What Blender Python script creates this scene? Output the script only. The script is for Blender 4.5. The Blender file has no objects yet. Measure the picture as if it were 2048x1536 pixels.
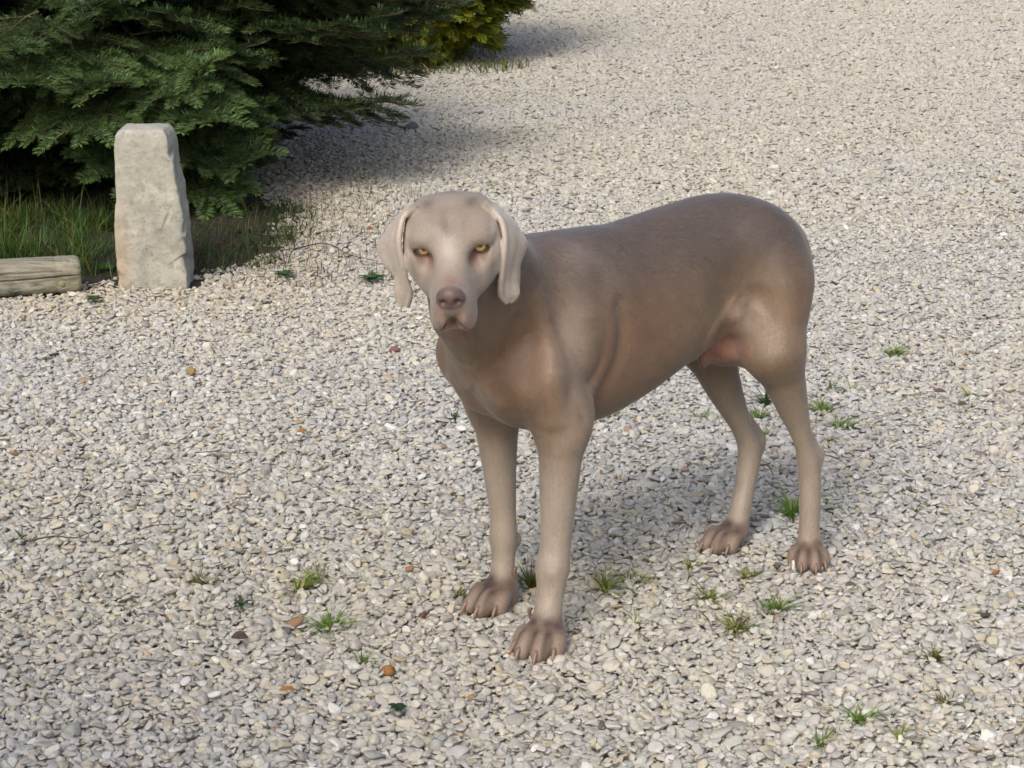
import bpy, bmesh, math, random
import numpy as np
from mathutils import Vector, Matrix

# ---------------------------------------------------------------- camera, sky, sun, exposure
scene = bpy.context.scene
col = scene.collection
cam_data = bpy.data.cameras.new('camera')
cam_data.sensor_width = 36.0
cam_data.lens = 36.0 * 4400 / 2048
cam_data.clip_start = .05
cam_data.clip_end = 500
cam = bpy.data.objects.new('camera', cam_data)
cam.location = (0, 0, 1.22)
cam.rotation_euler = (math.radians(90 - 15.6), 0, 0)
col.objects.link(cam)
scene.camera = cam

SUN_ELEV = math.radians(42)
SHADOW_DIR = Vector((.33, .944, 0)).normalized()        # where shadows fall on the ground
world = bpy.data.worlds.new('World')
scene.world = world
world.use_nodes = True
wn = world.node_tree
bg = wn.nodes['Background']
sky = wn.nodes.new('ShaderNodeTexSky')
sky.sky_type = 'NISHITA'
sky.sun_disc = False
sky.sun_elevation = SUN_ELEV
sky.sun_rotation = math.atan2(-SHADOW_DIR.x, -SHADOW_DIR.y)
sky.air_density = 1.0
sky.dust_density = 5.5
sky.ozone_density = 1.0
wn.links.new(sky.outputs['Color'], bg.inputs['Color'])
bg.inputs['Strength'].default_value = .15
sun_data = bpy.data.lights.new('sun', 'SUN')
sun_data.energy = 1.45
sun_data.angle = math.radians(17)
sun_data.color = (1.0, .982, .945)
sun = bpy.data.objects.new('sun', sun_data)
d = Vector((SHADOW_DIR.x * math.cos(SUN_ELEV), SHADOW_DIR.y * math.cos(SUN_ELEV), -math.sin(SUN_ELEV)))
sun.rotation_euler = d.to_track_quat('-Z', 'Y').to_euler()
sun.location = (-2, -5, 6)
col.objects.link(sun)
scene.view_settings.view_transform = 'Standard'
scene.view_settings.look = 'None'
scene.view_settings.gamma = 1.0
scene.view_settings.use_curve_mapping = False
scene.view_settings.exposure = 0.44
scene.cycles.max_bounces = 6
scene.cycles.diffuse_bounces = 3
scene.cycles.glossy_bounces = 2
scene.cycles.transparent_max_bounces = 4

DOG_O = np.array([.2, 3.2, 0.])
DOG_YAW = math.atan2(-.61, -.79)

# ---------------------------------------------------------------- helpers
def mesh_obj(name, verts, faces, mat=None, parent=None, smooth=False, loc=None):
    me = bpy.data.meshes.new(name)
    verts = np.asarray(verts, np.float32)
    if isinstance(faces, np.ndarray):
        n, k = faces.shape
        me.vertices.add(len(verts)); me.vertices.foreach_set('co', verts.ravel())
        me.loops.add(n * k); me.loops.foreach_set('vertex_index', faces.astype(np.int32).ravel())
        me.polygons.add(n); me.polygons.foreach_set('loop_start', np.arange(0, n * k, k, dtype=np.int32))
        me.update(calc_edges=True)
    else:
        me.from_pydata([tuple(map(float, v)) for v in verts], [], [tuple(map(int, f)) for f in faces])
        me.update()
    if smooth: me.shade_smooth()
    o = bpy.data.objects.new(name, me)
    if mat: me.materials.append(mat)
    if loc is not None: o.location = loc
    if parent: o.parent = parent
    col.objects.link(o)
    return o

def tag(o, label=None, cat=None, group=None, kind=None):
    if label: o['label'] = label
    if cat: o['category'] = cat
    if group: o['group'] = group
    if kind: o['kind'] = kind
    return o

def empty(name, loc, rz=0):
    o = bpy.data.objects.new(name, None)
    o.location = loc; o.rotation_euler = (0, 0, rz); o.empty_display_size = .05
    col.objects.link(o)
    return o

class NT:
    """small helper round a material's node tree"""
    def __init__(s, name):
        s.m = bpy.data.materials.new(name); s.m.use_nodes = True
        s.t = s.m.node_tree; s.b = s.t.nodes['Principled BSDF']
    def n(s, typ, **kw):
        x = s.t.nodes.new(typ)
        for k, v in kw.items():
            if hasattr(x, k): setattr(x, k, v)
            else: x.inputs[k.replace('_', ' ')].default_value = v
        return x
    def l(s, a, b): s.t.links.new(a, b)
    def ramp(s, fac, stops, interp='LINEAR'):
        r = s.n('ShaderNodeValToRGB'); r.color_ramp.interpolation = interp
        e = r.color_ramp.elements
        while len(e) < len(stops): e.new(.5)
        for x, (p, c) in zip(e, stops):
            x.position = p; x.color = (*c, 1) if len(c) == 3 else c
        s.l(fac, r.inputs['Fac']); return r.outputs['Color']
    def noise(s, vec, scale, detail=4, rough=.55, out='Fac'):
        x = s.n('ShaderNodeTexNoise', Scale=scale, Detail=detail, Roughness=rough)
        if vec is not None: s.l(vec, x.inputs['Vector'])
        return x.outputs[out]
    def mix(s, fac, a, b, mode='MIX'):
        x = s.n('ShaderNodeMix', data_type='RGBA', blend_type=mode)
        for v, i in ((fac, 0), (a, 6), (b, 7)):
            if isinstance(v, (int, float)): x.inputs[i].default_value = v
            elif isinstance(v, tuple): x.inputs[i].default_value = (*v, 1)
            else: s.l(v, x.inputs[i])
        return x.outputs[2]
    def math(s, op, a, b=0.0):
        x = s.n('ShaderNodeMath', operation=op)
        for v, i in ((a, 0), (b, 1)):
            if isinstance(v, (int, float)): x.inputs[i].default_value = v
            else: s.l(v, x.inputs[i])
        return x.outputs[0]
    def bump(s, h, strength=.3, dist=.01, normal=None):
        x = s.n('ShaderNodeBump', Strength=strength, Distance=dist)
        s.l(h, x.inputs['Height'])
        if normal is not None: s.l(normal, x.inputs['Normal'])
        s.l(x.outputs[0], s.b.inputs['Normal']); return x.outputs[0]
    def coord(s, out='Object'): return s.n('ShaderNodeTexCoord').outputs[out]
    def mapped(s, vec, scale=(1, 1, 1), rot=(0, 0, 0)):
        x = s.n('ShaderNodeMapping'); x.inputs['Scale'].default_value = scale; x.inputs['Rotation'].default_value = rot
        s.l(vec, x.inputs['Vector']); return x.outputs[0]

# ---------------------------------------------------------------- ground: base sheet, planting bed, gravel
rng = np.random.default_rng(7)

def ground_material():
    m = NT('gravel_bed')
    p = m.coord('Object')
    vor = m.n('ShaderNodeTexVoronoi', feature='F1', Scale=78.0); m.l(p, vor.inputs['Vector'])
    edge = m.n('ShaderNodeTexVoronoi', feature='DISTANCE_TO_EDGE', Scale=78.0); m.l(p, edge.inputs['Vector'])
    sep = m.n('ShaderNodeSeparateColor'); m.l(vor.outputs['Color'], sep.inputs[0])
    stones = m.ramp(sep.outputs[0], [(0, (.30, .28, .25)), (.35, (.42, .40, .37)), (.65, (.50, .48, .44)), (.85, (.56, .52, .42)), (1, (.62, .61, .59))])
    gap = m.ramp(edge.outputs['Distance'], [(0, (.0, .0, .0)), (.12, (1, 1, 1))])
    c = m.mix(gap, (.24, .22, .19), stones)  # brownish-grey between cells paints the shadow in the stone gaps
    big = m.noise(p, .9, 3)
    c = m.mix(m.ramp(big, [(.35, (0, 0, 0)), (.7, (.3, .3, .3))]), c, m.mix(1.0, c, (.93, .86, .74), 'MULTIPLY'))
    m.l(c, m.b.inputs['Base Color'])
    m.b.inputs['Roughness'].default_value = .95
    m.bump(gap, .8, .006)
    return m.m

gs = 240.0
ground = mesh_obj('ground', [(-gs, -gs, -.010), (gs, -gs, -.010), (gs, gs, -.010), (-gs, gs, -.010)], [(0, 1, 2, 3)], ground_material())
tag(ground, 'pale gravel yard reaching back beyond the shrubs', 'ground', kind='structure')

# planting bed: dark litter-covered soil under the conifer
BED = np.array([(-3.6, 4.85), (-1.552, 5.10), (-1.217, 5.16), (-1.04, 5.20), (-.965, 5.26), (-.772, 5.27), (-.688, 5.36), (-.60, 5.47), (-.575, 5.70), (-.545, 5.98), (-.58, 6.25), (-.70, 6.50), (-.80, 6.85), (-.85, 7.5), (-1.0, 8.4), (-1.6, 9.2), (-3.6, 9.4)])
def in_poly(P, poly):
    x, y = P[:, 0], P[:, 1]; inside = np.zeros(len(P), bool)
    n = len(poly)
    for i in range(n):
        x1, y1 = poly[i]; x2, y2 = poly[(i + 1) % n]
        c = (y1 > y) != (y2 > y)
        inside ^= c & (x < (x2 - x1) * (y - y1) / (y2 - y1 + 1e-12) + x1)
    return inside
def poly_dist(P, poly):
    d = np.full(len(P), 1e9)
    for i in range(len(poly)):
        a = poly[i]; b = poly[(i + 1) % len(poly)]; ab = b - a
        t = np.clip(((P - a) @ ab) / (ab @ ab), 0, 1)
        d = np.minimum(d, np.linalg.norm(P - a - t[:, None] * ab, axis=1))
    return d

def soil_material():
    m = NT('bed_soil')
    p = m.coord('Object')
    n1 = m.noise(p, 45, 6, .7); n2 = m.noise(p, 9, 3)
    c = m.ramp(n1, [(.3, (.010, .008, .006)), (.55, (.028, .021, .014)), (.75, (.08, .058, .036))])
    c = m.mix(m.ramp(n2, [(.45, (0, 0, 0)), (.7, (.6, .6, .6))]), c, (.022, .022, .010))
    m.l(c, m.b.inputs['Base Color']); m.b.inputs['Roughness'].default_value = 1
    m.bump(n1, .9, .02)
    return m.m
bx0, bx1, by0, by1 = -3.6, -.5, 4.85, 9.4
gx = np.arange(bx0, bx1, .05); gy = np.arange(by0, by1, .05)
GX, GY = np.meshgrid(gx, gy, indexing='ij')
PB = np.stack([GX.ravel(), GY.ravel()], 1)
inb = in_poly(PB, BED); db = poly_dist(PB, BED) * np.where(inb, 1, -1)
zb = np.clip(-.009 + .10 * np.clip(db, -.05, .25) + .006 * rng.normal(size=len(PB)) * (db > .03), -.022, .03)
ids = np.arange(len(PB)).reshape(GX.shape)
qq = np.stack([ids[:-1, :-1], ids[1:, :-1], ids[1:, 1:], ids[:-1, 1:]], -1).reshape(-1, 4)
qq = qq[(db[qq] > -.06).any(1)]
bed = mesh_obj('planting_bed', np.c_[PB, zb], qq, soil_material(), smooth=True)
tag(bed, 'dark litter-covered soil of the planting bed under the fir', 'ground', kind='structure')

# pebble shapes: rounded broken limestone
def pebble_mesh(name, seed, sub=3, flat=.50):
    r = np.random.default_rng(seed)
    bm = bmesh.new(); bmesh.ops.create_icosphere(bm, subdivisions=sub, radius=1)
    D = np.array([v.co[:] for v in bm.verts]); D /= np.linalg.norm(D, axis=1, keepdims=True)
    n = r.normal(size=(9, 3)); n /= np.linalg.norm(n, axis=1, keepdims=True)
    h = r.uniform(.55, .98, 9)
    dots = np.clip(D @ n.T, 1e-3, None) / h
    rad = (dots ** 15).sum(1) ** (-1 / 15)
    co = D * np.clip(rad, .4, 1.35)[:, None] * np.array([1.0, r.uniform(.66, .95), r.uniform(flat - .14, flat + .14)])
    me = bpy.data.meshes.new(name)
    for v, c in zip(bm.verts, co): v.co = c
    bm.to_mesh(me); bm.free(); me.shade_smooth()
    return me

def pebble_material(attr=True, color=None):
    m = NT('limestone_pebble')
    p = m.coord('Object')
    if attr:
        a = m.n('ShaderNodeAttribute', attribute_name='tint', attribute_type='INSTANCER')
        base = a.outputs['Color']
    else:
        base = m.n('ShaderNodeRGB').outputs[0]; base.default_value = (*color, 1)
    inf = m.n('ShaderNodeObjectInfo')
    off = m.n('ShaderNodeVectorMath', operation='ADD'); m.l(p, off.inputs[0])
    sc = m.n('ShaderNodeVectorMath', operation='SCALE'); sc.inputs[0].default_value = (31, 17, 53); m.l(inf.outputs['Random'], sc.inputs['Scale']); m.l(sc.outputs[0], off.inputs[1])
    n1 = m.noise(off.outputs[0], 2.2, 5, .6)
    n2 = m.noise(off.outputs[0], 11, 3, .6)
    c = m.mix(m.ramp(n1, [(.36, (.0, .0, .0)), (.66, (.55, .55, .55))]), base, m.mix(1.0, base, (.80, .76, .68), 'MULTIPLY'))
    c = m.mix(m.ramp(n2, [(.58, (0, 0, 0)), (.72, (.35, .35, .35))]), c, (.62, .60, .56))
    m.l(c, m.b.inputs['Base Color'])
    m.b.inputs['Roughness'].default_value = .82
    m.b.inputs['Specular IOR Level'].default_value = .3
    m.bump(m.noise(off.outputs[0], 6, 5, .65), .35, .25)
    return m.m
PEB_MAT = pebble_material()
pebbles = []
for i in range(14):
    me = pebble_mesh('pebble_%02d' % i, 100 + i); me.materials.append(PEB_MAT)
    pebbles.append(bpy.data.objects.new('pebble_source', me))

def hexgrid(x0, x1, y0, y1, s):
    xs = np.arange(x0, x1, s); ys = np.arange(y0, y1, s * .866)
    X, Y = np.meshgrid(xs, ys, indexing='ij')
    X = X + (np.arange(len(ys)) % 2)[None] * s * .5
    P = np.stack([X.ravel(), Y.ravel()], 1)
    return P + rng.uniform(-.38, .38, P.shape) * s

STONE_FOOT = np.array([(-.975, 5.235), (-.765, 5.235), (-.765, 5.36), (-.975, 5.36)])
LOG_FOOT = np.array([(-2.2, 4.97), (-1.04, 5.19), (-1.06, 5.28), (-2.2, 5.06)])
def smooth_noise(P, scale, seed):
    # cheap value noise on the plane
    r = np.random.default_rng(seed); T = r.uniform(size=(64, 64))
    q = P * scale; i = np.floor(q).astype(int); f = q - i; f = f * f * (3 - 2 * f)
    g = lambda a, b: T[(i[:, 0] + a) % 64, (i[:, 1] + b) % 64]
    return (g(0, 0) * (1 - f[:, 0]) + g(1, 0) * f[:, 0]) * (1 - f[:, 1]) + (g(0, 1) * (1 - f[:, 0]) + g(1, 1) * f[:, 0]) * f[:, 1]

layers = []
for (y0, y1, s, keep, zlo, zhi, size) in [(2.05, 6.2, .0101, 1.0, -.0065, -.002, .72), (2.05, 6.2, .0145, .40, .000, .0030, .78),
                                          (6.2, 9.0, .0140, 1.0, -.008, .002, 1.0), (9.0, 13.6, .0190, 1.0, -.008, .002, 1.3)]:
    P = hexgrid(-4.0, 4.0, y0, y1, s)
    P = P[np.abs(P[:, 0]) < P[:, 1] * .2327 + .70]
    P = P[rng.uniform(size=len(P)) < keep]
    ib = in_poly(P, BED); dd = poly_dist(P, BED) * np.where(ib, 1, -1) + .10 * (smooth_noise(P, 9, 3) - .5)
    P = P[rng.uniform(size=len(P)) > np.clip((dd + .03) / .16, 0, .985)]
    P = P[~in_poly(P, STONE_FOOT) & ~in_poly(P, LOG_FOOT)]
    n = len(P)
    sz = np.clip(np.exp(rng.normal(math.log(.0088), .26, n)), .0045, .0165) * size
    z = rng.uniform(zlo, zhi, n) + (smooth_noise(P, 3.1, 5) - .5) * .007
    sc3 = sz[:, None] * rng.uniform(.85, 1.18, (n, 3))
    ro = np.stack([rng.normal(0, .27, n), rng.normal(0, .27, n), rng.uniform(0, 6.283, n)], 1)
    layers.append((np.c_[P, z], sc3, ro))
GP = np.concatenate([l[0] for l in layers]); GSC = np.concatenate([l[1] for l in layers]); GRO = np.concatenate([l[2] for l in layers])
N = len(GP)
pal = np.array([(.46, .45, .435), (.52, .505, .48), (.39, .375, .36), (.56, .525, .45), (.50, .455, .36), (.66, .655, .64), (.31, .295, .28), (.44, .37, .26), (.36, .24, .15), (.14, .12, .105), (.53, .495, .465)])
pw = np.array([.25, .23, .12, .14, .06, .05, .03, .015, .003, .005, .09]); pw /= pw.sum()
TINT = pal[rng.choice(len(pal), N, p=pw)] * rng.uniform(.90, 1.09, (N, 1)) * rng.normal(1, .010, (N, 3))
dbed = poly_dist(GP[:, :2], BED)
warm = np.exp(-(dbed / .30) ** 2)[:, None] * rng.uniform(0, 1, (N, 1)) * (smooth_noise(GP[:, :2], 5, 11)[:, None] * .6 + .5)
TINT = TINT * (1 - warm * np.array([.06, .20, .42]))
patch = (smooth_noise(GP[:, :2], 1.6, 21)[:, None] - .5)
far = np.clip((GP[:, 1:2] - 5.5) / 5, 0, 1)
TINT = TINT * (1 + patch * np.array([.10, .06, -.06])) * (1 + far * np.array([.02, 0, -.07]))
soft = .08 + .50 * np.clip((GP[:, 1:2] - 4.5) / 4.0, 0, 1)
TINT = TINT * (1 - soft) + TINT.mean(0) * soft
TINT = np.clip(TINT * np.array([.862, .880, .878]), .03, .8)

def scatter(name, pts, attrs, sources, mat=None):
    """one object: points with attributes, each carrying an instance of a source object (geometry nodes)"""
    me = bpy.data.meshes.new(name)
    me.vertices.add(len(pts)); me.vertices.foreach_set('co', np.asarray(pts, np.float32).ravel())
    for k, (typ, arr) in attrs.items():
        a = me.attributes.new(k, typ, 'POINT')
        arr = np.asarray(arr)
        if typ == 'FLOAT_VECTOR': a.data.foreach_set('vector', arr.astype(np.float32).ravel())
        elif typ == 'FLOAT_COLOR': a.data.foreach_set('color', np.c_[arr, np.ones(len(arr))].astype(np.float32).ravel())
        elif typ == 'INT': a.data.foreach_set('value', arr.astype(np.int32))
    me.update()
    o = bpy.data.objects.new(name, me); col.objects.link(o)
    g = bpy.data.node_groups.new(name, 'GeometryNodeTree')
    g.interface.new_socket('Geometry', in_out='INPUT', socket_type='NodeSocketGeometry')
    g.interface.new_socket('Geometry', in_out='OUTPUT', socket_type='NodeSocketGeometry')
    gi = g.nodes.new('NodeGroupInput'); go = g.nodes.new('NodeGroupOutput')
    inst = g.nodes.new('GeometryNodeInstanceOnPoints'); join = g.nodes.new('GeometryNodeJoinGeometry')
    inst.inputs['Pick Instance'].default_value = True
    for src in sources:
        oi = g.nodes.new('GeometryNodeObjectInfo'); oi.inputs['Object'].default_value = src
        oi.inputs['As Instance'].default_value = True
        g.links.new(oi.outputs['Geometry'], join.inputs[0])
    def named(nm, dt):
        x = g.nodes.new('GeometryNodeInputNamedAttribute'); x.data_type = dt; x.inputs['Name'].default_value = nm
        return x.outputs['Attribute']
    e2r = g.nodes.new('FunctionNodeEulerToRotation')
    g.links.new(named('rot', 'FLOAT_VECTOR'), e2r.inputs[0])
    g.links.new(gi.outputs[0], inst.inputs['Points']); g.links.new(join.outputs[0], inst.inputs['Instance'])
    g.links.new(named('pick', 'INT'), inst.inputs['Instance Index'])
    g.links.new(e2r.outputs[0], inst.inputs['Rotation']); g.links.new(named('scl', 'FLOAT_VECTOR'), inst.inputs['Scale'])
    g.links.new(inst.outputs[0], go.inputs[0])
    md = o.modifiers.new('scatter', 'NODES'); md.node_group = g
    return o

gravel = scatter('gravel', GP, {'rot': ('FLOAT_VECTOR', GRO), 'scl': ('FLOAT_VECTOR', GSC), 'tint': ('FLOAT_COLOR', TINT), 'pick': ('INT', rng.integers(0, len(pebbles), N))}, pebbles)
gravel.data.materials.append(PEB_MAT)
tag(gravel, 'loose pale grey and cream limestone gravel covering the yard', 'gravel', kind='stuff')
print('GRAVEL', N)

# ---------------------------------------------------------------- plants: fir, golden thuja, grasses
def set_tint(o, C):
    a = o.data.attributes.new('tint', 'FLOAT_COLOR', 'POINT')
    a.data.foreach_set('color', np.c_[np.clip(C, 0, 1), np.ones(len(C))].astype(np.float32).ravel())

def leaf_material(name, rough=.5, spec=.4, trans=.25, var=.25):
    m = NT(name)
    a = m.n('ShaderNodeAttribute', attribute_name='tint')
    inf = m.n('ShaderNodeObjectInfo')
    n = m.noise(m.coord('Object'), 40, 2)
    c = m.mix(m.ramp(n, [(.3, (0, 0, 0)), (.7, (var, var, var))]), a.outputs['Color'], m.mix(1.0, a.outputs['Color'], (1.5, 1.35, 1.0), 'MULTIPLY'))
    m.l(c, m.b.inputs['Base Color'])
    m.b.inputs['Roughness'].default_value = rough
    m.b.inputs['Specular IOR Level'].default_value = spec
    if trans:
        tr = m.n('ShaderNodeBsdfTranslucent'); m.l(c, tr.inputs['Color'])
        mx = m.n('ShaderNodeMixShader'); mx.inputs[0].default_value = trans
        m.l(m.b.outputs[0], mx.inputs[1]); m.l(tr.outputs[0], mx.inputs[2])
        m.l(mx.outputs[0], m.t.nodes['Material Output'].inputs['Surface'])
    return m.m

def bark_material(name, a=(.055, .045, .036), b=(.15, .125, .10)):
    m = NT(name)
    n = m.noise(m.mapped(m.coord('Object'), (40, 40, 9)), 1.0, 5, .65)
    m.l(m.ramp(n, [(.3, a), (.7, b)]), m.b.inputs['Base Color'])
    m.b.inputs['Roughness'].default_value = .95
    m.bump(n, .7, .01)
    return m.m
NEEDLE = leaf_material('fir_needle', .42, .5, .12)
TWIG = bark_material('fir_twig', (.05, .037, .022), (.12, .088, .05))
BARK = bark_material('fir_bark')

def tube(path, radii, n=5):
    P = np.asarray(path, float); V_ = []; F_ = []
    T = np.gradient(P, axis=0); T /= np.linalg.norm(T, axis=1, keepdims=True) + 1e-12
    for i, (p, t, r) in enumerate(zip(P, T, radii)):
        a = np.cross(t, (0, 0, 1) if abs(t[2]) < .9 else (1, 0, 0)); a /= np.linalg.norm(a); b = np.cross(t, a)
        for j in range(n):
            q = 2 * math.pi * j / n
            V_.append(p + r * (a * math.cos(q) + b * math.sin(q)))
    for i in range(len(P) - 1):
        for j in range(n):
            F_.append((i * n + j, i * n + (j + 1) % n, (i + 1) * n + (j + 1) % n, (i + 1) * n + j))
    return np.array(V_), np.array(F_)

def fir_branch(seed, Lb, sparse=False):
    r = np.random.default_rng(seed)
    lines = []          # (points, age 0 old .. 1 young, needles from)
    t = np.linspace(0, 1, 16)
    droop = r.uniform(.10, .26); lift = r.uniform(.06, .16)
    axis_ = np.stack([Lb * t, .04 * Lb * np.sin(t * 5 + seed), Lb * (-droop * .55 * np.sin(t * 1.9) - (.10 + .5 * droop) * t ** 2.2 + lift * t ** 6)], 1)
    lines.append((axis_, 0.7, .22))
    at = lambda A, s: np.array([np.interp(s, np.linspace(0, 1, len(A)), A[:, k]) for k in range(3)])
    x = .14; side = 1
    while x < .97:
        for sd in (1, -1):
            s0 = min(x + r.uniform(-.015, .015), .98)
            l1 = Lb * (.52 * (1 - s0) ** .8 + (.12 if sparse else .06)) * r.uniform(.8, 1.1)
            p0 = at(axis_, s0); ang = math.radians(r.uniform(46, 62))
            tan = at(axis_, min(s0 + .05, 1)) - p0; tan /= np.linalg.norm(tan)
            lat = np.array([-tan[1], tan[0], 0]); lat /= np.linalg.norm(lat)
            u = np.linspace(0, 1, 9)
            d0 = tan * math.cos(ang) + lat * sd * math.sin(ang)
            d1 = tan * math.cos(ang * .7) + lat * sd * math.sin(ang * .7)
            L1 = p0 + np.cumsum(np.concatenate([[np.zeros(3)], ((d0[None] * (1 - u[1:, None]) + d1[None] * u[1:, None]) * l1 / 8)]), axis=0)
            L1[:, 2] += l1 * (-r.uniform(.05, .30) * u ** 1.5 + r.uniform(.0, .12) * u ** 3)
            lines.append((L1, .85, .08))
            y = .22
            while y < .9 and l1 > .10 and not (sparse and r.uniform() < .35):
                for s2 in (1, -1):
                    l2 = l1 * (.55 * (1 - y) + .10) * r.uniform(.7, 1.15)
                    if l2 < .03: continue
                    q0 = at(L1, y); tn = at(L1, min(y + .08, 1)) - q0; tn /= np.linalg.norm(tn) + 1e-9
                    lt = np.array([-tn[1], tn[0], 0]); lt /= np.linalg.norm(lt) + 1e-9
                    a2 = math.radians(r.uniform(42, 58)); dd = tn * math.cos(a2) + lt * s2 * math.sin(a2)
                    u2 = np.linspace(0, 1, 6)
                    L2 = q0 + dd[None] * (u2 * l2)[:, None]
                    L2[:, 2] += l2 * (-r.uniform(.0, .30) * u2 ** 1.4)
                    lines.append((L2, 1.0, .0))
                y += max(.085 / l1, .22)
        x += .17 if sparse else max(.105 / Lb, .10)
    sv, sf, off = [], [], 0
    NB, ND, NS, NL, NC = [], [], [], [], []
    for P, age, start in lines:
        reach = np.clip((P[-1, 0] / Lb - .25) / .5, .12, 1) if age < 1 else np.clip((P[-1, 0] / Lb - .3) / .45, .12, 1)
        seg = np.linalg.norm(np.diff(P, axis=0), axis=1); L = seg.sum()
        rad = np.linspace(.0065 * (L / .9) + .0014, .0009, len(P))
        v_, f_ = tube(P, rad, 4); sv.append(v_); sf.append(f_ + off); off += len(v_)
        n = int(L * (1 - start) * 1500)
        if n < 4: continue
        s = np.sort(r.uniform(start, 1, n)); cs = np.concatenate([[0], np.cumsum(seg)]) / L
        B = np.stack([np.interp(s, cs, P[:, k]) for k in range(3)], 1)
        T = np.stack([np.interp(np.minimum(s + .05, 1), cs, P[:, k]) - np.interp(np.maximum(s - .05, 0), cs, P[:, k]) for k in range(3)], 1)
        T /= np.linalg.norm(T, axis=1, keepdims=True) + 1e-9
        S = np.cross(T, (0, 0, 1)); S /= np.linalg.norm(S, axis=1, keepdims=True) + 1e-9
        U_ = np.cross(S, T)
        phi = np.where(r.uniform(size=n) < .84, r.normal(.20, .12, n), r.uniform(.4, 1.3, n))
        sg = np.where(r.uniform(size=n) < .5, 1, -1)
        al = np.radians(66) - np.radians(32) * np.clip((s - .75) / .25, 0, 1) + r.normal(0, .06, n)
        D = T * np.cos(al)[:, None] + (S * (np.cos(phi) * sg)[:, None] + U_ * np.sin(phi)[:, None]) * np.sin(al)[:, None]
        NB.append(B); ND.append(D); NL.append(r.uniform(.024, .033, n) * (1 - .35 * np.clip((s - .85) / .15, 0, 1)) * (.85 + .15 * age))
        ws = np.cross(D, U_); ws /= np.linalg.norm(ws, axis=1, keepdims=True) + 1e-9; NS.append(ws)
        old_shaded = np.array([.007, .018, .006]); young = np.array([.110, .195, .048]); blue = np.array([.185, .275, .185])  # old needles blackened: the crown's inner shade is put into their colour
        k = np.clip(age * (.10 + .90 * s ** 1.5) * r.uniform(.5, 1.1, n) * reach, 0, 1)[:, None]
        c = old_shaded * (1 - k) + young * k
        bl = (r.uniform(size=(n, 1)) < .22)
        if sparse: k = np.clip(k + .35 * r.uniform(.4, 1, (n, 1)), 0, 1); c = old_shaded * (1 - k) + young * k
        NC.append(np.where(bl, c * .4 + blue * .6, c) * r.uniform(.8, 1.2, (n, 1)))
    B = np.concatenate(NB); D = np.concatenate(ND); W_ = np.concatenate(NS) * .00125; Ln = np.concatenate(NL)[:, None]; Cn = np.concatenate(NC)
    mid = B + D * Ln * .55; mid[:, 2] += .0006
    V_ = np.stack([B, mid + W_, B + D * Ln, mid - W_], 1).reshape(-1, 3)
    nf = np.arange(len(V_)).reshape(-1, 4)
    sv = np.concatenate(sv); sf = np.concatenate(sf)
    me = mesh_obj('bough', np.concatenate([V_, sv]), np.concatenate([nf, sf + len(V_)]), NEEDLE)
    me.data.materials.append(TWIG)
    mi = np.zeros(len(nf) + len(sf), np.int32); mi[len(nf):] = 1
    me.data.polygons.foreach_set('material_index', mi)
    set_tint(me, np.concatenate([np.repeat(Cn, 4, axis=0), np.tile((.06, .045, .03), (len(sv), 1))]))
    return me

FIR = Vector((-1.36, 6.90, 0))
fir = empty('fir_tree', FIR)
tag(fir, 'dark green fir with drooping needle boughs spreading over the planting bed', 'tree')
zz = np.linspace(0, 2.05, 14)
tv, tf = tube(np.stack([.015 * np.sin(zz * 3), .012 * np.cos(zz * 2.3), zz], 1), .062 * (1 - zz / 2.1) + .006, 12)
mesh_obj('trunk', tv, tf, BARK, fir, smooth=True)
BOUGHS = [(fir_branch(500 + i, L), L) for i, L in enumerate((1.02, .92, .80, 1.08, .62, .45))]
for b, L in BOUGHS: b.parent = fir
used_b = set()
prnd = random.Random(31)
def bough(length, z0, yaw, pitch, roll=0.0, kinds=None):
    ks = kinds or sorted(range(len(BOUGHS)), key=lambda i: abs(BOUGHS[i][1] - length))[:3]
    k = prnd.choice(ks); src, L = BOUGHS[k]
    if k in used_b:
        o = src.copy(); col.objects.link(o); o.parent = fir
    else:
        o = src; used_b.add(k)
    if abs((yaw + math.pi) % (2 * math.pi) - math.pi) < .75 and z0 < .45: length *= .76
    s = length / L
    o.location = (.02 * math.cos(yaw), .02 * math.sin(yaw), z0); o.rotation_euler = Matrix.Rotation(yaw, 4, 'Z').to_3x3().to_4x4().to_euler()
    o.rotation_euler = (Matrix.Rotation(yaw, 3, 'Z') @ Matrix.Rotation(-pitch, 3, 'Y') @ Matrix.Rotation(roll, 3, 'X')).to_euler()
    o.scale = (s, s, s)
    return o
lv = [(.15, 11, .03, .74), (.25, 12, .05, .84), (.36, 12, .06, .94), (.48, 12, .07, 1.04), (.61, 12, .06, 1.10), (.75, 11, .03, 1.08), (.90, 10, .0, .98), (1.05, 9, .02, .84), (1.20, 8, .08, .70), (1.38, 7, .22, .56), (1.56, 6, .36, .42), (1.73, 5, .5, .30), (1.9, 4, .7, .2)]
for i, (z0, n, pit, R_) in enumerate(lv):
    for j in range(n):
        yaw = 2 * math.pi * (j + .5 * (i % 2)) / n + prnd.uniform(-.17, .17)
        bough(R_ * prnd.uniform(.86, 1.08), z0 + prnd.uniform(-.03, .03), yaw, pit + prnd.uniform(-.06, .10), prnd.uniform(-.45, .45))
for L_, z0, yaw, pit in ((1.22, .66, .02, .10), (1.20, .74, .22, .06), (1.12, .60, -.16, .06), (1.10, .52, -.30, .02), (1.0, .46, -.55, -.02), (.95, .36, -.95, -.04), (.95, .50, -1.25, -.02)):
    bough(L_, z0, yaw, pit, prnd.uniform(-.5, -.1), [0, 1, 3])

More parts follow.
